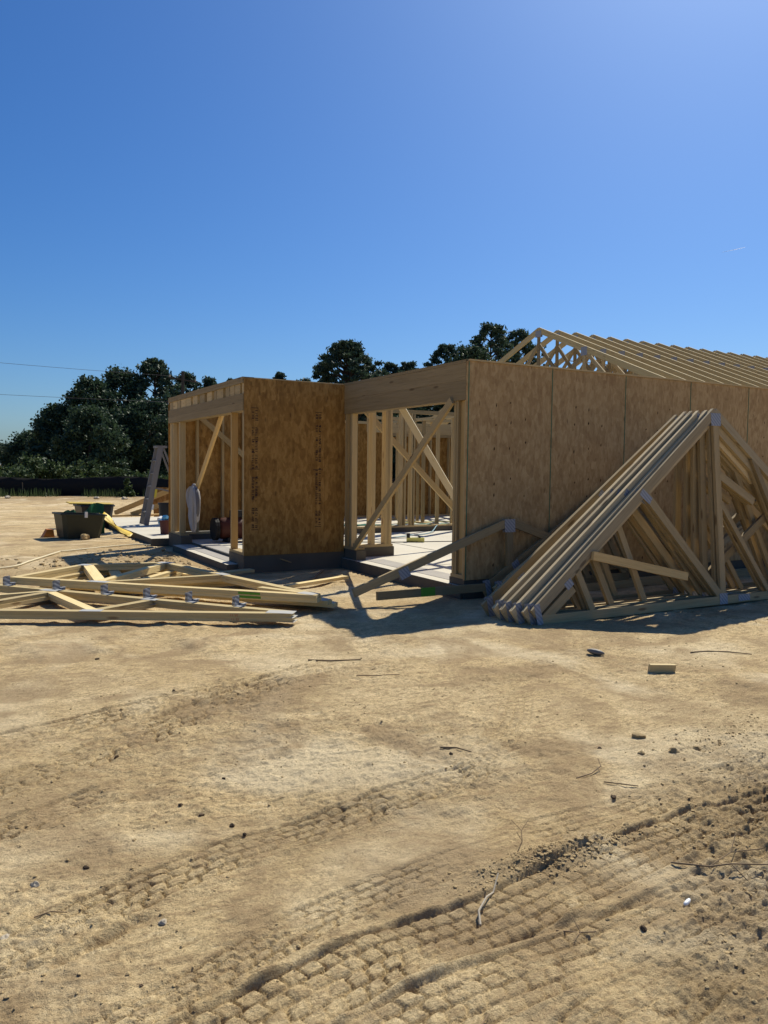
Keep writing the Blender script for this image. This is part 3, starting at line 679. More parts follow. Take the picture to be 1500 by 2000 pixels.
for i in range(2):
    z = .098-.0395*i
    o = empty('flat_truss', LA[i], 'roof truss', GA, flat_frame((2.72+.012*i, 6.475, z), uA, vA))
    truss_parts(memA, plA if i == 0 else plA[:1], PINE, o)
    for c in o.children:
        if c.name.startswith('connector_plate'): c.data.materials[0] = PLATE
    if i == 0:
        for t in (.55, 1.05, 1.52, 2.02, 2.62, 3.28):
            x, zz = t, .10+tA*t+.02
            b = MB(); d = Vector((1, 0, tA)).normalized(); n = Vector((-tA, 0, 1)).normalized()
            c = Vector((x, .0195, zz))
            up_ = Vector((0, 1, 0))
            b.obox(c-d*.045+up_*.002, d*.09, n*.085, up_*.003)
            b.obox(c-d*.045+up_*.002+n*.04, d*.09, up_*.05, n*.003)
            b.obox(c+d*.03+n*.0, up_*.10, d*.003, n*.075)
            b.obox(c+d*.062+n*.0, up_*.09, d*.003, n*.06)
            b.obox(c-d*.05+up_*.028, up_*.004, n*.07, d*.03)
            b.build('steel_bracket', STEEL, o)
    tx = bpy.data.curves.new('pencil_number', 'FONT'); tx.body = '35 11'; tx.size = .034; tx.extrude = .0004
    to = bpy.data.objects.new('pencil_number', tx); COL.objects.link(to); to.data.materials.append(REDINK)
    dg = bpy.context.evaluated_depsgraph_get(); mt = bpy.data.meshes.new_from_object(to.evaluated_get(dg)); bpy.data.objects.remove(to)
    to = bpy.data.objects.new('pencil_number', mt); COL.objects.link(to); to.parent = o
    to.matrix_local = Matrix.Translation((.50, .012, -.0009)) @ Matrix(((1, 0, 0, 0), (0, -1, 0, 0), (0, 0, -1, 0), (0, 0, 0, 1)))

uB = (-.704, .709, 0); vB = (.709, .704, 0)
memB = [('bottom_chord', (.0, .045), (3.63, .045), w4), ('top_chord', (.02, .08), (2.78, 1.80), w4), ('top_chord', (3.62, 1.22), (2.76, 1.80), w4), ('end_post', (3.60, .07), (3.60, 1.20), w4),
        ('web', (2.50, .07), (3.50, 1.20), .12), ('web', (2.54, .07), (2.76, 1.72), w4), ('web', (2.48, .07), (1.56, 1.02), w4), ('heel_block', (.05, .10), (.75, .32), .08)]
plB = [(.12, .09, .2, .12, .3), (2.52, .05, .24, .09, 0), (2.74, 1.75, .2, .12, 0), (1.56, 1.05, .2, .10, .56), (3.55, 1.2, .14, .12, 0)]
LB = ['top truss of the farther flat pile, green paint on its near board', 'second truss down in the farther flat pile, under the green marked one',
      'third truss down in the farther flat pile, tip sliding out right', 'bottom truss of the farther flat pile, its shaded tip on the dirt']
for i in range(4):
    off = (0, .015, .20, .31)[i]
    ang = (0, .004, -.05, -.035)[i]
    R = Matrix.Rotation(ang, 4, 'Z')
    M_ = flat_frame((3.14, 6.90, .172-.0395*i), uB, vB)
    M_ = Matrix.Translation((3.14+off*.75, 6.90+off*.30, .172-.0395*i)) @ R @ Matrix.Translation((-3.14, -6.90, -(.172-.0395*i))) @ M_
    o = empty('flat_truss', LB[i], 'roof truss', GA, M_)
    truss_parts(memB, plB if i == 0 else plB[:1], PINE, o)
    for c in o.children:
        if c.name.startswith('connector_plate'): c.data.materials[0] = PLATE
    if i < 2: MB().box(.60, .84, -.012, .012, -.0025, -.0005).build('paint_mark', GREENP, o)
# loose boards
def board(name, label, p0, p1, w=.089, t=.038, M=PINE, cat='board', group='loose boards on the dirt'):
    o = MB().member(Vector(p0)-Vector(p0), Vector(p1)-Vector(p0), w, t, (0, 0, 1)).build(name, M); o.location = p0
    return tag(o, label, cat, group)
board('loose_board', 'short pale board on the dirt, pointing at the garage curb', (3.42, 8.36, .055), (4.42, 8.80, .05))
board('loose_board', 'sunlit board end beside the rear of the flat truss pile', (2.95, 9.9, .03), (3.6, 10.02, .035), .14)
board('loose_board', 'thin lath lying in the wing wall shadow', (4.05, 9.02, .02), (4.55, 9.75, .03), .03, .012, DEADW)
board('loose_board', 'short split board propped on the concrete curb under the stamped panel', (4.05, 10.10, .16), (4.22, 10.16, .10), .05, .012, PINE2)
board('loose_board', 'board lying across the dirt behind the flat trusses', (2.0, 10.6, .03), (2.95, 9.75, .03), .12)

# ------------------------------------------------------------------ ladder
lad = empty('step_ladder', 'grey aluminium step ladder standing open on the porch slab', 'ladder', None, Matrix.Translation((4.10, 17.7, FT)))
topz = 1.72
for sx in (-1, 1):
    MB().member((-.28+.06*sx*0-.0, -.24*sx*.9, 0), (.06, -.17*sx, topz), .11, .035, (0, 1, 0)).build('front_rail', ALU, lad)
    MB().member((.78, -.22*sx, 0), (.12, -.15*sx, topz), .04, .022, (0, 1, 0)).build('rear_rail', ALU, lad)
for k in range(5):
    f = (k+1)/6; x = -.28+.34*f
    MB().box(x-.045, x+.045, -.20+.05*f, .20-.05*f, topz*f-.015, topz*f+.012).build('step', ALU, lad)
MB().box(-.02, .2, -.19, .19, topz, topz+.05).build('top_cap', ALU, lad)
MB().member((-.02, -.19, .82), (.50, -.19, .70), .03, .012, (0, 1, 0)).build('spreader', ALU, lad)
MB().member((-.02, .19, .82), (.50, .19, .70), .03, .012, (0, 1, 0)).build('spreader', ALU, lad)
MB().member((-.085, -.237, .62), (-.055, -.226, .80), .05, .004, (0, 1, 0)).build('label_sticker', YEL, lad)
MB().member((-.155, -.252, .34), (-.125, -.244, .46), .04, .004, (0, 1, 0)).build('label_sticker', WHPL, lad)

# lumber pile with sloping boards behind the ladder
G2 = 'orange boards and sheets piled behind the ladder'
def sheet(label, p, L, A, t, M, nm='stacked_lumber'):
    o = MB().obox((0, 0, 0), L, A, t, 0, .5).build(nm, M); o.location = p; return tag(o, label, 'lumber', G2)
sheet('long sloping board at the top of the orange lumber behind the ladder', (3.95, 21.9, .14), (3.0, -1.6, 1.45), (.02, .04, 0), (-.03, 0, .13), PINEY)
sheet('second sloping board, under the topmost one behind the ladder', (4.3, 21.5, .12), (2.6, -1.4, .98), (.02, .04, 0), (-.03, 0, .12), PINEY)
sheet('orange strand board sheet leaning behind the black bucket', (5.0, 22.0, .35), (2.6, .3, 0), (0, .35, .95), (0, -.012, .004), OSB_RED, 'strand_board_sheet')
sheet('flat board lying low behind the ladder feet', (3.7, 21.4, .10), (3.2, .2, .0), (0, .3, 0), (0, 0, .04), PINEY)
sheet('lowest flat board of the lumber behind the ladder, near the dark tub', (3.6, 21.0, .03), (3.0, .1, .0), (0, .3, 0), (0, 0, .06), PINE2)

# ------------------------------------------------------------------ tubs, buckets, odds and ends
def tub(par, x, y, lx, ly, h, ang, M, taper=.82, nm='tub_body'):
    o = MB(); T_ = .02
    def ring(f, z, ins=0):
        a, b = lx/2*f-ins, ly/2*f-ins; c = .07
        P = [(-a+c, -b), (a-c, -b), (a, -b+c), (a, b-c), (a-c, b), (-a+c, b), (-a, b-c), (-a, -b+c)]
        return [(p[0], p[1], z) for p in P]
    o.rings([ring(taper, 0), ring(1, h)], cap1=False); o.rings([ring(1, h), ring(1, h, T_)], cap0=False, cap1=False)
    o.rings([ring(taper, .02, T_), ring(1, h, T_)][::-1], cap0=False, cap1=True)
    o.rings([ring(1.05, h-.03), ring(1.06, h-.015), ring(1.05, h+.003), ring(1.0, h+.003)], cap0=False, cap1=False)
    b = o.build(nm, M, par); return b
t1 = empty('plastic_tub', 'large dark olive plastic tub on the dirt at the slab corner', 'tub', None, Matrix.Translation((2.25, 16.3, 0)) @ Matrix.Rotation(.15, 4, 'Z') @ Matrix.Rotation(.05, 4, 'Y'))
tub(t1, 0, 0, .84, .70, .48, 0, DKPL)
MB().box(-.02, .03, -.42, -.39, .42, .53).build('latch', WHPL, t1)
t2 = empty('plastic_bin', 'black plastic bin with a yellow lid edge behind the olive tub', 'bin', None, Matrix.Translation((2.95, 18.9, 0)) @ Matrix.Rotation(.1, 4, 'Z'))
tub(t2, 0, 0, .72, .8, .52, 0, BLKPL)
MB().obox((-.55, .1, .57), (.98, -.02, -.04), (0, .35, .02), (0, 0, .025)).build('lid', YELP, t2)
gp = MB(); N = 24; topv = []; botv = []
rr = random.Random(3)
prof = [.40, .46, .52, .55, .58, .60, .58, .60, .61, .57, .50, .46, .50, .52, .56, .60, .66, .70, .72, .74, .74, .75, .74, .73, .72]
for i in range(N+1):
    x = -.62+i*1.35/N; y = .05*math.sin(i*.7)
    topv.append((x, y, prof[i])); botv.append((x, y-.04, .0))
gp.rings([[(a[0], a[1], a[2]), (a[0], a[1]+.012, a[2]), (b[0], b[1]+.012, b[2]), (b[0], b[1], b[2])] for a, b in zip(topv, botv)])
o = gp.build('green_plastic_sheet', GRPL); o.matrix_world = Matrix.Translation((2.36, 16.95, -.02)) @ Matrix.Rotation(.1, 4, 'Z') @ Matrix.Diagonal((.66, 1, .9, 1))
tag(o, 'dark green torn plastic sheet sticking up behind the olive tub', 'plastic sheet')
# yellow trough lying from the tub to the ground
yb = MB(); P0, P1 = Vector((2.72, 16.5, .44)), Vector((3.12, 15.75, .04)); seg = 14; R_ = []
for i in range(seg+1):
    f = i/seg; c = P0.lerp(P1, f)+Vector((0, 0, -.05*math.sin(f*math.pi))); d = (P1-P0).normalized(); sd = d.cross(Vector((0, 0, 1))).normalized()
    wv = .05+.03*math.sin(f*9); R_.append([c-sd*wv*1.3+Vector((0, 0, .05)), c-sd*wv*.4, c+sd*wv*.6+Vector((0, 0, .012)), c+sd*wv*1.3+Vector((0, 0, .045)), c+sd*wv*.6-Vector((0, 0, .006)), c-sd*wv*.4-Vector((0, 0, .02))])
yb.rings(R_); o = yb.build('yellow_trough', YELP, smooth=True); tag(o, 'crumpled yellow plastic strip sloping from the olive tub to the ground', 'plastic strip')
o = MB().rings([[(0, 0, 0), (.22, .05, 0), (.16, .2, 0), (-.03, .16, 0)], [(.08, .04, .16), (.2, .06, .15), (.18, .15, .15), (.06, .12, .17)]]).build('orange_bag', ORPL); o.location = (1.62, 16.5, 0)
tag(o, 'orange plastic bag crumpled left of the olive tub', 'bag')
def bucket(name, label, loc, r, h, M, extra=None):
    b = empty(name, label, 'bucket', None, Matrix.Translation(loc)); n = 20
    circ = lambda rr_, z: [(rr_*math.cos(2*math.pi*k/n), rr_*math.sin(2*math.pi*k/n), z) for k in range(n)]
    MB().rings([circ(r*.86, 0), circ(r, h), circ(r*1.08, h-.04), circ(r*1.08, h), circ(r*.96, h), circ(r*.84, .02)]).build('bucket_body', M, b, smooth=False)
    return b
b1 = bucket('bucket', 'black bucket on the porch slab right of the step ladder', (4.62, 19.0, FT), .17, .42, BLKPL)
b2 = bucket('bucket', 'dull red bucket filled with blue packets beside the wing jamb', (3.72, 15.2, FT), .14, .27, REDPL)
MB().tube([(x*.16*(1 if i % 2 else .9), .16*math.sin(i*1.3)*.9, .99) for i, x in enumerate((0,))]+[(0, 0, 1)], .01).build('handle', REDPL, b2) if False else None
for i in range(9):
    th = i*2.4; rr_ = .03+.012*i
    o = MB().obox((0, 0, 0), (.10, .02, .02), (.0, .07, 0), (.01, 0, .05)).build('packet', BLUEPL if i % 3 else WHPL, b2)
    o.location = (rr_*math.cos(th)-.04, rr_*math.sin(th), .27+.02*(i % 4)); o.rotation_euler = (i, i*.5, i*1.2)
# red air tank in the wing
tk = empty('air_tank', 'dark red cylindrical air compressor tank on the wing floor behind the post', 'compressor', None, Matrix.Translation((4.45, 13.2, FT)))
n = 20
def cx(rr_, x): return [(x, rr_*math.cos(2*math.pi*k/n), .24+rr_*math.sin(2*math.pi*k/n)) for k in range(n)]
MB().rings([cx(.05, -.36), cx(.15, -.34), cx(.19, -.28), cx(.195, .28), cx(.15, .34), cx(.05, .36)]).build('tank', mat('dark_red_paint', (.075, .02, .010), .6), tk, smooth=True)
MB().tube([(-.38, 0, .23), (-.38+.03, 0, .23)], .20, 18).build('wheel', RUBBER, tk); MB().tube([(-.42, 0, .23), (-.385, 0, .23)], .20, 18).build('wheel', RUBBER, tk)
MB().box(-.1, .12, -.08, .08, .43, .55).build('motor', BLKPL, tk)
for sx in (-.2, .25): MB().box(sx, sx+.04, -.15, .15, 0, .08).build('foot', BLKPL, tk)

# jacket hanging from the brace end
jk = empty('hanging_jacket', 'pale grey hooded jacket hanging from the diagonal brace end in the wing opening', 'jacket', None, Matrix.Translation((3.64, 12.98, 1.10)))
def drape(path, wds, dps, nn=28, fold=.12, ph=0, mi=0):
    R2 = []
    for i, (p, a, b) in enumerate(zip(path, wds, dps)):
        ring = []
        for k in range(nn):
            th = 2*math.pi*k/nn; f = 1+fold*math.sin(5*th+ph+i*.25)+fold*.5*math.sin(9*th+i*.4+ph)
            ring.append((p[0]+b*math.cos(th)*f, p[1]+a*math.sin(th)*f, p[2]))
        R2.append(ring)
    return R2
# body hangs in one long folded panel, sleeves to both sides, hood bunched on the board end
MB().rings(drape([(0, .02, .05), (0, .03, -.02), (0, .05, -.10), (0, .07, -.22), (0, .08, -.36), (0, .085, -.50), (0, .08, -.62), (0, .06, -.72), (0, .05, -.78)],
                 [.012, .05, .085, .10, .095, .10, .09, .06, .02], [.015, .04, .055, .06, .055, .06, .05, .04, .02], fold=.24)).build('jacket_body', CLOTH, jk, smooth=True)
MB().rings(drape([(-.02, .11, .0), (-.03, .20, -.06), (-.03, .245, -.16), (-.02, .25, -.28), (-.01, .235, -.36), (0, .22, -.42)],
                 [.02, .05, .055, .05, .045, .03], [.03, .045, .05, .045, .04, .02], fold=.14, ph=2)).build('sleeve', CLOTH, jk, smooth=True)
MB().rings(drape([(-.01, -.05, .0), (0, -.12, -.08), (0, -.16, -.20), (0, -.17, -.34), (0, -.155, -.46), (0, -.14, -.56), (0, -.13, -.60)],
                 [.02, .04, .045, .045, .04, .045, .02], [.03, .045, .05, .045, .04, .04, .02], fold=.16, ph=4)).build('sleeve', CLOTH, jk, smooth=True)
MB().rings(drape([(0, -.10, -.02), (.0, -.17, -.10), (0, -.225, -.22), (0, -.235, -.34), (0, -.21, -.44), (0, -.19, -.50)],
                 [.01, .03, .04, .035, .03, .01], [.02, .03, .035, .03, .025, .01], ph=1)).build('lining', DCLOTH, jk, smooth=True)

# hoses and cords on the slab
def hose(name, label, pts, r, M, cat='hose', group='air hoses and cords on the slab'):
    P = [Vector(p) for p in pts]; out = []
    for i in range(len(P)-1):
        p0, p1, p2, p3 = P[max(i-1, 0)], P[i], P[i+1], P[min(i+2, len(P)-1)]
        for k in range(8):
            t = k/8; out.append(.5*((2*p1)+(-p0+p2)*t+(2*p0-5*p1+4*p2-p3)*t*t+(-p0+3*p1-3*p2+p3)*t**3))
    out.append(P[-1]); o = MB().tube(out, r, 6).build(name, M, smooth=True); return tag(o, label, cat, group)
hr = random.Random(11)
def coil(cx_, cy_, rx, ry, n_, z=FT+.014):
    return [(cx_+rx*math.cos(k*.9)*(.8+.4*hr.random()), cy_+ry*math.sin(k*.9)*(.8+.4*hr.random()), z+.004*(k % 3)) for k in range(n_)]
hose('hose_cord', 'green air hose coiled on the far slab between the inner studs', coil(9.6, 14.9, .9, .5, 22), .013, HOSEG)
hose('hose_cord', 'green hose spread in loops on the slab left of the paired studs', coil(8.0, 15.1, 1.1, .6, 20), .013, HOSEG)
hose('hose_cord', 'pale blue hose tangled with the green one on the far slab', coil(9.1, 14.7, .8, .4, 18, FT+.03), .012, HOSEB)
hose('hose_cord', 'thin pale hose draped over the inner curb towards the opening', [(9.6, 14.6, .16), (9.35, 14.05, .25), (9.1, 13.82, .23), (8.6, 13.3, .14), (8.0, 13.0, .135), (7.2, 12.6, .135)], .011, HOSEB)
hose('hose_cord', 'yellow green cord lying on the slab beyond the left studs', coil(7.3, 14.6, .7, .35, 14), .010, HOSEY)  # this and the next two are cords, not air hoses
hose('hose_cord', 'yellow cord winding across the slab right of the paired studs', coil(10.2, 15.6, .9, .5, 14), .010, HOSEY)
hose('hose_cord', 'dark cord lying straight on the sunlit slab behind the nail gun', [(6.3, 12.2, .13), (7.0, 11.9, .13), (7.6, 11.75, .13), (8.3, 11.6, .13)], .008, BLKPL)
ng = empty('nail_gun', 'small yellowish nail gun lying on the sunlit slab past the opening', 'nail gun', None, Matrix.Translation((7.35, 11.85, FT)) @ Matrix.Rotation(-.5, 4, 'Z'))
MB().box(-.16, .16, -.04, .04, .01, .08).build('gun_body', HOSEY, ng); MB().box(-.16, -.10, -.035, .035, .08, .16).build('grip', BLKPL, ng); MB().member((.12, 0, .03), (.05, 0, .12), .03, .03, (0, 1, 0)).build('magazine', BLKPL, ng)
hose('string_line', 'cream string lying on the dirt at the left, running to the slab', [(.1, 11.5, .02), (.75, 11.85, .02), (1.05, 12.46, .02), (1.55, 13.46, .03), (1.64, 13.55, .03), (2.23, 13.99, .02), (2.9, 14.3, .02), (3.15, 14.1, .02)], .012, ROPE, 'string', None)
# concrete lump near tub etc.
def rock(name, label, loc, s, M, cat, group=None, seed=0, flat=.7):
    r2 = np.random.default_rng(seed); import bmesh
    bm = bmesh.new(); bmesh.ops.create_icosphere(bm, subdivisions=2, radius=1)
    for v in bm.verts:
        k = 1+.22*math.sin(v.co.x*3+seed)+.18*math.sin(v.co.y*4.1+seed*2)+.15*math.sin(v.co.z*5+seed)+r2.uniform(-.07, .07)
        v.co = v.co*k; v.co.z *= flat
    me_ = bpy.data.meshes.new(name); bm.to_mesh(me_); bm.free(); me_.materials.append(M)
    o = bpy.data.objects.new(name, me_); COL.objects.link(o); o.location = loc; o.scale = (s, s*.8, s); o.rotation_euler = (0, 0, seed*1.7)
    return tag(o, label, cat, group)
rock('concrete_lump', 'pale broken concrete lump in front of the olive tub', (2.30, 15.80, .05), .085, CLOD, 'rubble', None, 4)
rock('stone', 'whitish stone half sunk in the dirt at the far left foreground', (.24, 2.87, hz(.24, 2.87)+.006), .018, STONE, 'stone', None, 7)
rock('stone', 'small smooth pale pebble at the end of the torn groove, left foreground', (.585, 2.47, hz(.585, 2.47)+.004), .014, STONE, 'stone', None, 9, .5)
rock('stone', 'grey angular stone by the left edge, below the whitish one', (.13, 2.60, hz(.13, 2.6)+.004), .016, STONE, 'stone', None, 12)
for i, (x, y, s) in enumerate(((2.2, 36.1, .14), (5.5, 34.6, .12), (6.6, 34.2, .13), (9.6, 33.3, .15))):
    rock('pale_rock', ['leftmost pale rock on the brown strip before the silt fence', 'pale rock on the brown strip, left one of the close pair before the fence', 'pale rock on the brown strip, right one of the close pair before the fence', 'pale rock farthest right before the silt fence, near the tall weed'][i], (x, y, hz(x, y)+.05), s, STONE, 'rock', 'pale rocks before the silt fence', 20+i, .5)
for i, (x, y, s) in enumerate(((3.33, 2.98, .036), (3.15, 2.80, .022), (3.30, 2.72, .028), (3.45, 2.70, .022))):
    rock('dirt_lump', ['largest brown dirt lump, lying alone right of centre', 'leftmost of three brown dirt lumps below the large lone one', 'middle of three brown dirt lumps below the large lone one', 'rightmost of three brown dirt lumps below the large lone one'][i], (x, y, hz(x, y)+s*.1), s, CLOD, 'dirt lump', 'brown dirt lumps right of centre', 31+i, .6)
DCL = mat('dark_damp_clod', (.09, .06, .035), .95)
CLB = ['dark clod at the top of the close group left of centre', 'biggest dark clod of the close group left of centre', 'lowest dark clod of the close group left of centre', 'dark clod just left of the close group left of centre', 'lone dark clod by the tread marks at the middle left', 'tiny dark clod above the close group left of centre',
 'dark clod right of the clod mound, near the right edge', 'black clod above the whitish stone at the left', 'dark clod right of the short twig in the centre', 'dark squarish clod under the clod mound near the bottom right', 'dark clod alone below the flat trusses', 'dark clod nearest the flat trusses', 'tiny dark clod near the bottom left edge of the yard', 'dark clod below the curved twig at the right', 'dark clod in the torn soil near the lower right corner']
for i, (x, y, s) in enumerate(((.92, 3.18, .012), (1.0, 3.02, .014), (1.02, 2.92, .010), (.86, 3.3, .010), (.72, 4.0, .014), (1.12, 3.5, .008), (2.62, 2.48, .014), (.42, 2.93, .012), (2.25, 3.25, .012), (1.95, 1.70, .012), (1.25, 4.95, .014), (.95, 6.0, .014), (.46, 2.20, .006), (3.0, 2.95, .013), (2.88, 1.52, .012))):
    rock('dark_clod', CLB[i], (x, y, hz(x, y)+s*.15), s, DCL, 'soil clod', 'small dark clods on the dirt', 50+i)
# stones / clods too many to count
import bmesh
bm = bmesh.new(); bmesh.ops.create_icosphere(bm, subdivisions=1, radius=1); bv = np.array([v.co[:] for v in bm.verts]); bf = np.array([[v.index for v in f.verts] for f in bm.faces]); bm.free()
def scatter(name, n, sampler, M, smin, smax, seed=1):
    r2 = np.random.default_rng(seed); xy = sampler(r2, n); n = len(xy)
    s = smin*(smax/smin)**(r2.random(n)**2.6)
    h, _ = height(xy[:, :1], xy[:, 1:]); h = h[:, 0]
    base = bv[None]*(1+.3*(r2.random((n, len(bv), 1))-.5))*np.stack([s*(.8+.6*r2.random(n)), s*(.8+.6*r2.random(n)), s*(.5+.4*r2.random(n))], -1)[:, None]
    V_ = base+np.stack([xy[:, 0], xy[:, 1], h+s*.25], -1)[:, None]
    F_ = (bf[None]+(np.arange(n)*len(bv))[:, None, None]).reshape(-1, 3)
    me_ = bpy.data.meshes.new(name); me_.from_pydata(V_.reshape(-1, 3).tolist(), [], F_.tolist()); me_.materials.append(M)
    o = bpy.data.objects.new(name, me_); COL.objects.link(o); return tag(o, kind='stuff')
def samp_dark(r2, n):
    u = r2.random((n*6, 2))*np.array([3.2, 1.9])+np.array([1.0, 1.0])
    d = (u[:, 0]-1.45)*.75-(u[:, 1]-1.5)*.95; k = r2.random(len(u)) < np.clip(d*1.6, .0, 1)
    m_ = r2.normal(size=(n//3, 2))*np.array([.22, .045])+np.array([2.05, 2.20])
    return np.concatenate([u[k][:n], m_])
def samp_all(r2, n):
    u = r2.random((n, 2)); rr_ = 1.4+9*u[:, 0]**1.5; th = YAW+(u[:, 1]-.5)*1.35
    q = np.stack([np.sin(th)*rr_, np.cos(th)*rr_], -1)
    k = vn = np.array([fbm(q[:, 0], q[:, 1], .8, 3)+.15 > r2.random(n)*.5-.15])[0]
    q = q[k]; return q[~(((q[:, 0] > 4.9) & (q[:, 1] > 7)) | ((q[:, 0] > 3.3) & (q[:, 1] > 10)))]
o = scatter('soil_clods', 4200, samp_dark, CLOD, .0015, .0085, 2); tag(o, 'crumbly soil clods in the torn right foreground', 'soil clods')
o = scatter('soil_crumbs', 9000, samp_all, CLOD, .0016, .008, 5); tag(o, 'fine crumbs of soil scattered over the yard', 'soil crumbs')

def samp_rub(r2, n):
    q = r2.normal(size=(n, 2))*np.array([.75, .8])+np.array([2.6, 12.0]); q2 = r2.random((n//2, 2))*np.array([3.4, 3.4])+np.array([.4, 9.6]); q = np.concatenate([q, q2])
    return q[(q[:, 0] < 3.2) & (q[:, 1] > 9.3)]
o = scatter('rubble', 520, samp_rub, CLOD, .008, .042, 8); tag(o, 'grey and tan rubble strewn beside the wing slab', 'rubble')
# sticks and debris
def stick(label, pts, r, M=DEADW, twigs=()):
    q = [(p[0], p[1], hz(p[0], p[1])+(p[2] if len(p) > 2 else .006)) for p in pts]
    r *= .62
    m_ = MB().tube(q, [r*(1-.5*i/len(q)) for i in range(len(q))], 6)
    for tw in twigs: m_.tube([(p[0], p[1], hz(p[0], p[1])+p[2]) for p in tw], r*.5, 5)
    o = m_.build('stick', M); return tag(o, label, 'stick', 'sticks and twigs on the dirt')
stick('pale curved stick standing out of the dirt left of the clod mound', [(1.50, 1.98, .01), (1.53, 2.03, .02), (1.60, 2.08, .02), (1.66, 2.12, .01), (1.72, 2.17, .02)], .007, mat('pale_dead_wood', (.42, .36, .27), .9))
stick('long thin twig right of the pale debris near the leaning stack', [(5.2, 4.15), (5.35, 4.1), (5.5, 4.02), (5.62, 3.9)], .010)
stick('dark twig lying flat at middle left of the yard', [(2.35, 5.3), (2.5, 5.22), (2.72, 5.15)], .010)
stick('thin straw coloured twig in mid yard', [(2.45, 4.7), (2.6, 4.66), (2.75, 4.62)], .006)
stick('short dark twig in the centre foreground', [(2.25, 3.35), (2.32, 3.30), (2.36, 3.22)], .008)
stick('curved twig in the right middle ground by the footprints', [(2.62, 2.72), (2.72, 2.72), (2.80, 2.74, .02), (2.84, 2.80, .03)], .005)
stick('dark straight twig right of the curved one', [(2.7, 2.62), (2.8, 2.5)], .005)
stick('forked root lying over the tyre marks in the right foreground', [(2.35, 1.93), (2.45, 1.84, .02), (2.52, 1.80, .03), (2.7, 1.72, .02)], .006, DEADW, [[(2.45, 1.84, .02), (2.6, 1.86, .03), (2.75, 1.83, .03)], [(2.52, 1.80, .03), (2.50, 1.68, .01)], [(2.6, 1.86, .03), (2.68, 1.90, .05), (2.78, 1.90, .03)]])
stick('small forked twig on the tyre marks in the centre foreground', [(1.70, 1.84), (1.76, 1.79, .015), (1.80, 1.76, .02)], .004, DEADW, [[(1.76, 1.79, .015), (1.77, 1.84, .03)], [(1.76, 1.79, .015), (1.70, 1.76, .02)]])
stick('thin branching twig sticking up left of the clod mound', [(1.90, 2.28), (1.93, 2.29, .04), (1.95, 2.32, .07), (2.0, 2.34, .09)], .003, DEADW, [[(1.93, 2.29, .04), (1.91, 2.30, .08)], [(1.95, 2.32, .07), (1.93, 2.36, .10)]])
stick('thin root at the bottom edge, left of centre right', [(1.12, 1.52), (1.18, 1.57), (1.26, 1.62)], .004)
stick('short grey twig in the left foreground dirt', [(.22, 2.66), (.27, 2.67), (.32, 2.66)], .004)
o = MB().member((0, 0, 0), (.16, -.10, .01), .035, .065, (.1, 0, 1)).build('wood_offcut', PINE); o.location = (4.44, 3.90, hz(4.5, 3.85)+.035); o.rotation_euler = (.1, 0, .05)
tag(o, 'short wedge shaped offcut of pale timber in the yard below the leaning stack', 'wood offcut')
o = MB().rings(drape([(0, 0, z_) for z_ in (0, .04, .09, .14, .18)], [.01, .03, .035, .03, .01], [.01, .025, .03, .025, .01], 10, .2)).build('crushed_can', mat('dull_can_metal', (.17, .16, .15), .6, .2), smooth=True)
o.matrix_world = Matrix.Translation((4.5, 4.40, hz(4.5, 4.4)+.018)) @ Matrix.Rotation(2.2, 4, 'Z') @ Matrix.Rotation(1.45, 4, 'Y') @ Matrix.Scale(.75, 4); tag(o, 'crushed grey can on the dirt above the timber offcut', 'can')
o = MB().rings(drape([(0, 0, z_) for z_ in (0, .01, .03, .045)], [.003, .008, .008, .004], [.003, .007, .006, .003], 10, .2)).build('plastic_scrap', WHPL, smooth=True)
o.matrix_world = Matrix.Translation((2.18, 1.73, hz(2.18, 1.73)+.012)) @ Matrix.Rotation(.3, 4, 'Z') @ Matrix.Rotation(1.5, 4, 'Y'); tag(o, 'tiny white plastic scrap in the right foreground', 'litter')

# ------------------------------------------------------------------ silt fence, grass, weeds
def fence_z(x): return .78+.08*math.sin(x*.35)+.09*math.sin(x*.9+1)
fpts = [(x, 38.9-.19*(x-2)+.25*math.sin(x*.5), ) for x in np.arange(-24, 30, .5)]
sf = empty('silt_fence', 'low black silt fence sagging between stakes along the far edge of the yard', 'fence', None, Matrix.Translation((2, 38.9, 0)))
f = MB()
R_ = []
for x, y in fpts:
    t = fence_z(x); y2 = y+.05*math.sin(x*7)
    R_.append([(x-2, y2-38.9, -.1), (x-2, y2-38.9+.04, t*.5), (x-2, y2-38.9, t), (x-2, y2-38.9+.01, t), (x-2, y2-38.9+.05, t*.5), (x-2, y2-38.9+.01, -.1)])
f.rings(R_); f.build('fabric', FABRIC, sf, smooth=True)
for i, (x, y) in enumerate(fpts[::6]): MB().box(x-2-.02, x-2+.02, y-38.9+.06, y-38.9+.10, -.1, fence_z(x)+.02).build('stake', DEADW, sf)

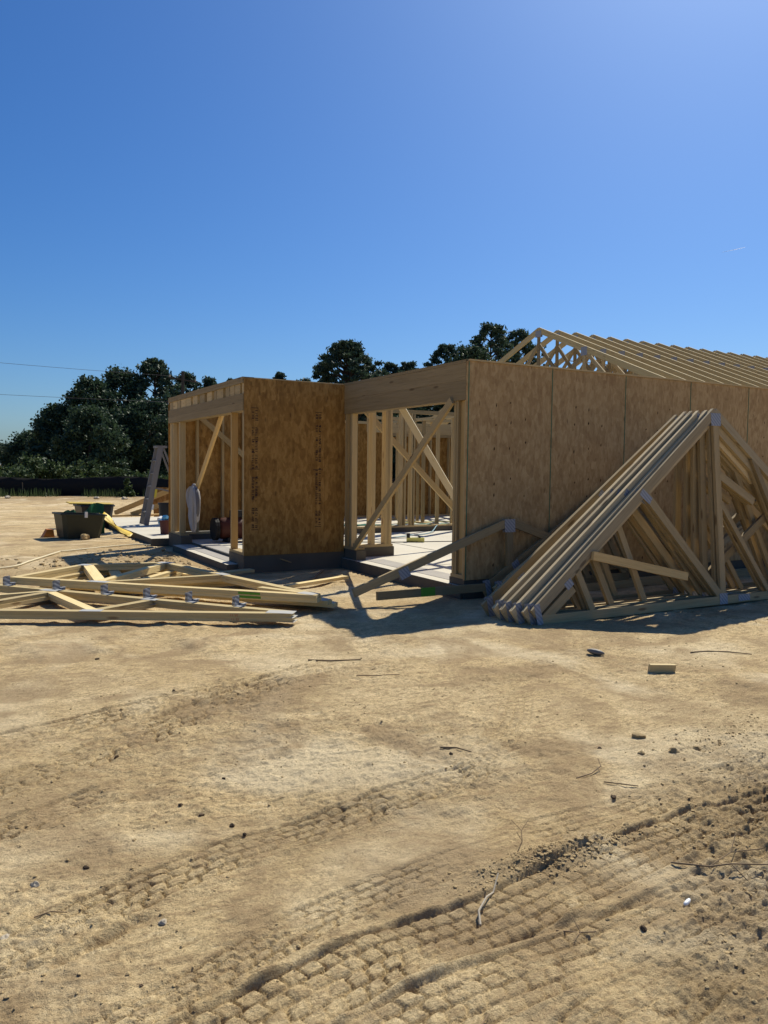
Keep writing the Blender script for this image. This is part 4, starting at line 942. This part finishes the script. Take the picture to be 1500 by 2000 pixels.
def leaves(centers, radii, per, size, rs, flat=1.0, up=.0, aspect=1.6):
    """quads scattered on and in lumps"""
    n = len(centers)*per
    c = np.repeat(centers, per, 0); r = np.repeat(radii, per)[:, None]
    d = rs.normal(size=(n, 3)); d /= np.linalg.norm(d, axis=1)[:, None]
    rad = np.minimum(.2+.55*np.abs(rs.normal(size=(n, 1))), 1.25)
    p = c+d*r*rad*np.array([1, 1, flat])
    a = rs.normal(size=(n, 3)); a /= np.linalg.norm(a, axis=1)[:, None]; a[:, 2] += up
    b = np.cross(a, rs.normal(size=(n, 3))); b /= np.linalg.norm(b, axis=1)[:, None]
    s = size*(.6+.8*rs.random((n, 1)))
    V_ = np.stack([p-a*s*aspect*.5-b*s*.18, p-a*s*.1-b*s*.5, p+a*s*aspect*.5+b*s*.1, p-a*s*.05+b*s*.5], 1)
    tone = np.clip(np.repeat(rs.random(len(centers)), per)*.55+rs.random(n)*.45, 0, 1)
    return V_, tone
def leafmesh(name, V_, tone, M, par=None, at=None):
    n = len(V_); me_ = bpy.data.meshes.new(name)
    me_.vertices.add(n*4); me_.vertices.foreach_set('co', V_.astype(np.float32).ravel())
    me_.loops.add(n*4); me_.loops.foreach_set('vertex_index', np.arange(n*4, dtype=np.int32))
    me_.polygons.add(n); me_.polygons.foreach_set('loop_start', np.arange(0, n*4, 4, dtype=np.int32))
    me_.materials.append(M); me_.update(calc_edges=True)
    a_ = me_.attributes.new('tone', 'FLOAT', 'FACE'); a_.data.foreach_set('value', tone.astype(np.float32))
    o = bpy.data.objects.new(name, me_); COL.objects.link(o)
    if par: o.parent = par
    if at is not None: o.location = at
    return o
rs = np.random.default_rng(21)
# grass strip along the fence, one object
gx = rs.random(5200)*40-10; gy = 38.7-.19*(gx-2)+.25*np.sin(gx*.5)-.25-np.abs(rs.normal(size=5200))*.45
keep = vnoise(gx*.8, gy*.8) > -.18; gx, gy = gx[keep], gy[keep]; n = len(gx)
hh = .06+.34*rs.random(n)**2; a_ = rs.random(n)*6.28; wv = .02
base = np.stack([gx, gy, np.zeros(n)], -1); dv = np.stack([np.cos(a_)*wv, np.sin(a_)*wv, 0*a_], -1); tp = base+np.stack([rs.normal(size=n)*.05, rs.normal(size=n)*.05, hh], -1)
o = leafmesh('grass', np.stack([base-dv, base+dv, tp+dv*.3, tp-dv*.3], 1), rs.random(n), LEAF_B); tag(o, 'thin grass and weeds along the foot of the silt fence', 'grass', kind='stuff')
wd_ = empty('tall_weed', 'tall leafy weed standing in front of the silt fence', 'weed', None, Matrix.Translation((7.25, 37.0, 0)))
MB().tube([(0, 0, 0), (.03, 0, .4), (-.03, 0, .75)], .012, 5).build('stem', LEAF_B, wd_)
V_, tn = leaves(np.array([(0, 0, .2), (.05, 0, .4), (-.04, 0, .6), (0, 0, .75), (.2, 0, .12), (-.2, .05, .1)]), np.array([.22, .16, .12, .08, .22, .18]), 60, .09, rs); leafmesh('foliage', V_, tn, LEAF_B, wd_)
# shrubs behind the fence
BL = ['leftmost pale green shrub behind the silt fence', 'tallest green shrub behind the silt fence, left part', 'rounded shrub right of the tallest one behind the fence', 'wide leafy shrub in the middle behind the silt fence', 'low shrub left of the step ladder behind the fence', 'lowest shrub behind the fence nearest the step ladder']
for i, (x, y, h_, w_) in enumerate([(2.6, 45, 1.3, 2.6), (4.3, 46, 1.75, 2.5), (5.7, 45, 1.35, 2.4), (7.4, 47, 1.6, 2.6), (8.8, 46, 1.2, 2.2), (10.3, 46, 1.0, 2.2)]):
    e = empty('shrub', BL[i], 'shrub', 'shrubs behind the silt fence', Matrix.Translation((x, y, 0)))
    k = 26; c = rs.normal(size=(k, 3))*np.array([w_*.32, .5, h_*.22])+np.array([0, 0, h_*.5]); c[:, 2] = np.clip(c[:, 2], .15, h_-.2)
    V_, tn = leaves(c, .25+.2*rs.random(k), 110, .11, rs); leafmesh('foliage', V_, tn, LEAF_B, e)
    MB().tube([(0, 0, 0), (.1, 0, h_*.6)], .03, 5).tube([(0, 0, 0), (-.4, 0, h_*.6)], .02, 5).build('stem', BARK, e)
for i, (x, y, h_, w_) in enumerate([(13.0, 45, 1.2, 2.6), (16.5, 46, 1.2, 3), (-1, 46, 1.4, 3), (-4.5, 46, 1.3, 3)]):
    e = empty('shrub', ['shrub behind the fence, seen through the open ladder', 'shrub behind the house, hidden by the wing', 'shrub beyond the left edge of the fence view', 'outermost shrub to the left behind the fence'][i], 'shrub', 'shrubs behind the silt fence', Matrix.Translation((x, y, 0)))
    k = 20; c = rs.normal(size=(k, 3))*np.array([w_*.32, .5, h_*.2])+np.array([0, 0, h_*.5]); c[:, 2] = np.clip(c[:, 2], .15, h_-.2)
    V_, tn = leaves(c, .25+.2*rs.random(k), 90, .11, rs); leafmesh('foliage', V_, tn, LEAF_B, e)
    MB().tube([(0, 0, 0), (.1, 0, h_*.6)], .03, 5).build('stem', BARK, e)

# ------------------------------------------------------------------ trees
def tree(kind, x, y, h_, w_, label, low=.0, open_=False):
    e = empty('pine_tree' if kind == 'p' else 'broadleaf_tree', label, 'tree', 'trees along the far edge of the site', Matrix.Translation((x, y, 0)))
    R0 = w_/2; tr = .012*h_+.06
    bend = rs.normal()*.25
    T_ = MB().tube([(0, 0, -.2), (bend*.3, 0, h_*.3), (bend, 0, h_*.6), (bend*1.1, 0, h_*.93)], [tr*1.3, tr, tr*.65, tr*.18], 8)
    cc = []; rr_ = []
    nb = int((70 if kind == 'd' else 120)*(max(1, w_/5)))
    for i in range(nb):
        f = low+(1-low)*(i+.5)/nb if not open_ else .42+.58*(i+.5)/nb
        prof = (math.sin(min(1, (1-f)*1.35+.12)*math.pi*.5)) if kind == 'd' else (math.sin(min(1, (1-f)*1.9+.10)*math.pi*.5))
        if kind == 'd' and f < .25: prof *= .85
        th = i*2.39996+rs.random()*.6; q = (.35+.65*rs.random()**.5)*R0*prof*(.85+.35*rs.random())
        cz = f*h_*.97; r_ = ((.18+.16*rs.random()) if kind == 'd' else .75*(.12+.20*rs.random()**1.5))*(R0 if R0 < 3 else 3)
        cz = min(cz, h_-r_*.8)
        cc.append((bend+q*math.cos(th), q*math.sin(th), cz)); rr_.append(r_)
        if open_ or i % 4 == 0:
            z0 = max(.2*h_, cz-q*.55-.3); T_.tube([(bend*.8, 0, z0), (bend+q*.55*math.cos(th), q*.55*math.sin(th), (z0+cz)/2), (bend+q*.95*math.cos(th), q*.95*math.sin(th), cz)], [tr*.4, tr*.25, tr*.1], 5)
    T_.build('trunk', BARK, e)
    per = 260 if kind == 'd' else 150
    V_, tn = leaves(np.array(cc), np.array(rr_), per, .155 if kind == 'd' else .14, rs, .8 if kind == 'd' else .5, .1 if kind == 'd' else .3, 1.6 if kind == 'd' else 2.2)
    leafmesh('crown', V_, tn, LEAF_D if kind == 'd' else LEAF_P, e)
TR = [
 ('d', 6.8, 78, 4.4, 5.5, 'small round tree at the far left edge below the big trees', 0),
 ('p', 5.6, 110, 4.2, 6.5, 'low distant tree at the left edge of the photo', 0),
 ('p', 10.2, 104, 4.9, 6.5, 'low distant tree just left of the dark broadleaf trees', 0),
 ('d', 7.7, 66, 6.2, 4.2, 'leftmost tall broadleaf tree, stepping down to the distant low trees', 0),
 ('d', 10.6, 66, 8.5, 5.6, 'broad dark tree, second from the left in the dark mass', 0),
 ('d', 9.0, 60, 5.7, 5.0, 'lighter green rounded tree in front of the dark mass', 0),
 ('d', 13.6, 70, 9.9, 6.0, 'tall dark broadleaf tree left of the highest pine', 0),
 ('p', 16.5, 70, 11.0, 6.0, 'highest pine of the dark mass left of the house', .12),
 ('d', 14.2, 64, 6.9, 7.0, 'dark broadleaf tree low in front of the highest pine', 0),
 ('p', 20.2, 74, 10.5, 4.8, 'pine standing right of the highest one, above the wing header', .1),
 ('p', 24.4, 80, 10.9, 4.8, 'pine behind the utility pole', .1),
 ('d', 20.2, 70, 7.6, 6.4, 'dark tree behind the step ladder', 0),
 ('p', 28.3, 86, 11.6, 4.4, 'small pine top above the left end of the wing', .1),
 ('p', 35.2, 88, 13.1, 3.6, 'small lone pine top above the stamped panel', .3),
 ('p', 33.5, 66, 13.6, 9.6, 'wide open crowned pine with bare limbs above the garage opening', 0),
 ('p', 45.4, 80, 14.2, 5.0, 'small pine right of the wide open crowned one', .3),
 ('p', 50.9, 84, 15.1, 7.0, 'medium pine between the open crowned pine and the tall right group', .2),
 ('p', 49.4, 74, 15.9, 7.4, 'rounded pine left of the tall right group', .2),
 ('d', 43.4, 60, 13.2, 8.0, 'lighter green tree tucked under the tall right pines', 0),
 ('p', 49.7, 66, 17.0, 8.6, 'tallest pine, left of the bare roof trusses', .1),
 ('p', 54.6, 68, 17.1, 9.5, 'tall pine directly behind the first roof truss', .1),
 ('d', 41.0, 62, 9.4, 10, 'broad tree behind the beam over the garage opening', 0),
 ('d', 38.5, 70, 9.2, 9.5, 'broad dark tree seen through the opening, left of centre', 0),
 ('d', 32.0, 75, 8.0, 9, 'broad dark tree hidden behind the stamped panel', 0),
 ('d', 26.0, 75, 7.6, 9, 'broad dark tree behind the wing header', 0),
 ('d', 17.5, 78, 7.5, 8, 'dark tree filling the gap behind the highest pine', 0),
 ('d', -4.0, 104, 4.6, 8, 'low distant tree just beyond the left edge of the photo', 0),
 ('p', -13.0, 108, 5.2, 8, 'second low distant tree beyond the left edge', 0),
 ('d', -23.0, 104, 5.0, 9, 'third low distant tree beyond the left edge', 0),
 ('d', -34.0, 108, 5.6, 10, 'outermost low distant tree beyond the left edge', 0),
 ('d', 12.2, 76, 7.0, 7, 'dark tree filling the gap behind the lighter rounded tree', 0),
]
for k, x, y, h_, w_, lb, lo in TR: tree(k, x, y, h_, w_, lb, lo, open_='open crowned pine with' in lb)
hr = MB()
# understory: low dark bushes at the wood's edge
cu = []; ru_ = []
for i, x in enumerate(np.arange(9.5, 60, 1.6)):
    y = 62+3*math.sin(i*.65)+.1*x; k = 9; c = rs.normal(size=(k, 3))*np.array([1.0, .8, .7])+np.array([x-1.5, y, 1.2+.5*math.sin(i*1.9)]); c[:, 2] = np.clip(c[:, 2], .3, 3); cu.append(c); ru_.append(.6+.3*rs.random(k))
V_, tn = leaves(np.concatenate(cu), np.concatenate(ru_), 90, .26, rs); o = leafmesh('undergrowth', V_, tn*.5, LEAF_D); tag(o, 'dense dark undergrowth along the foot of the far trees', 'undergrowth', kind='stuff')

# ------------------------------------------------------------------ utility pole and wires, contrail
up_ = empty('utility_pole', 'dark utility pole with a crossarm in front of the pines', 'utility pole', None, Matrix.Translation((14.61, 55, 0)))
MB().tube([(0, 0, 0), (0, 0, 8.1)], [.16, .11], 10).build('post', POLE, up_)
MB().member((-1.0, 0, 7.62), (1.0, 0, 7.40), .1, .08, (0, 1, 0)).build('crossarm', POLE, up_)
for x in (-.9, .9): MB().tube([(x, 0, 7.5-.11*x+.03), (x, 0, 7.68-.11*x)], .05, 8).build('insulator', STONE, up_)
VAP = mat('white_vapour', (.9, .9, .92), 1.0); T = NT(VAP); _t = T.new('ShaderNodeBsdfTranslucent'); _t.inputs[0].default_value = (.95, .95, .97, 1); T.link(_t.outputs[0], [n for n in T.n if n.type == 'OUTPUT_MATERIAL'][0].inputs[0])
def wire(label, p0, p1, sag):
    P0, P1 = Vector(p0), Vector(p1); pts = [P0.lerp(P1, i/24)-Vector((0, 0, sag*4*(i/24)*(1-i/24))) for i in range(25)]
    tag(MB().tube(pts, .011, 5).build('power_line', WIREM), label, 'power line', 'overhead wires')
wire('upper overhead wire running from the pole off the left edge', (13.7, 55, 7.72), (-30, 55, 9.6), .5)
wire('lower overhead wire running from the pole off the left edge', (14.61, 54.9, 5.9), (-30, 55, 6.6), .35)
ct = MB().tube([(2631, 2020, 852), (2680, 1993, 864), (2710, 1978, 873)], [.3, .8, .4], 8).build('contrail', VAP, smooth=True)
tag(ct, 'short faint white contrail in the blue sky at the right', 'contrail')
print('verts ground', nv*nu)
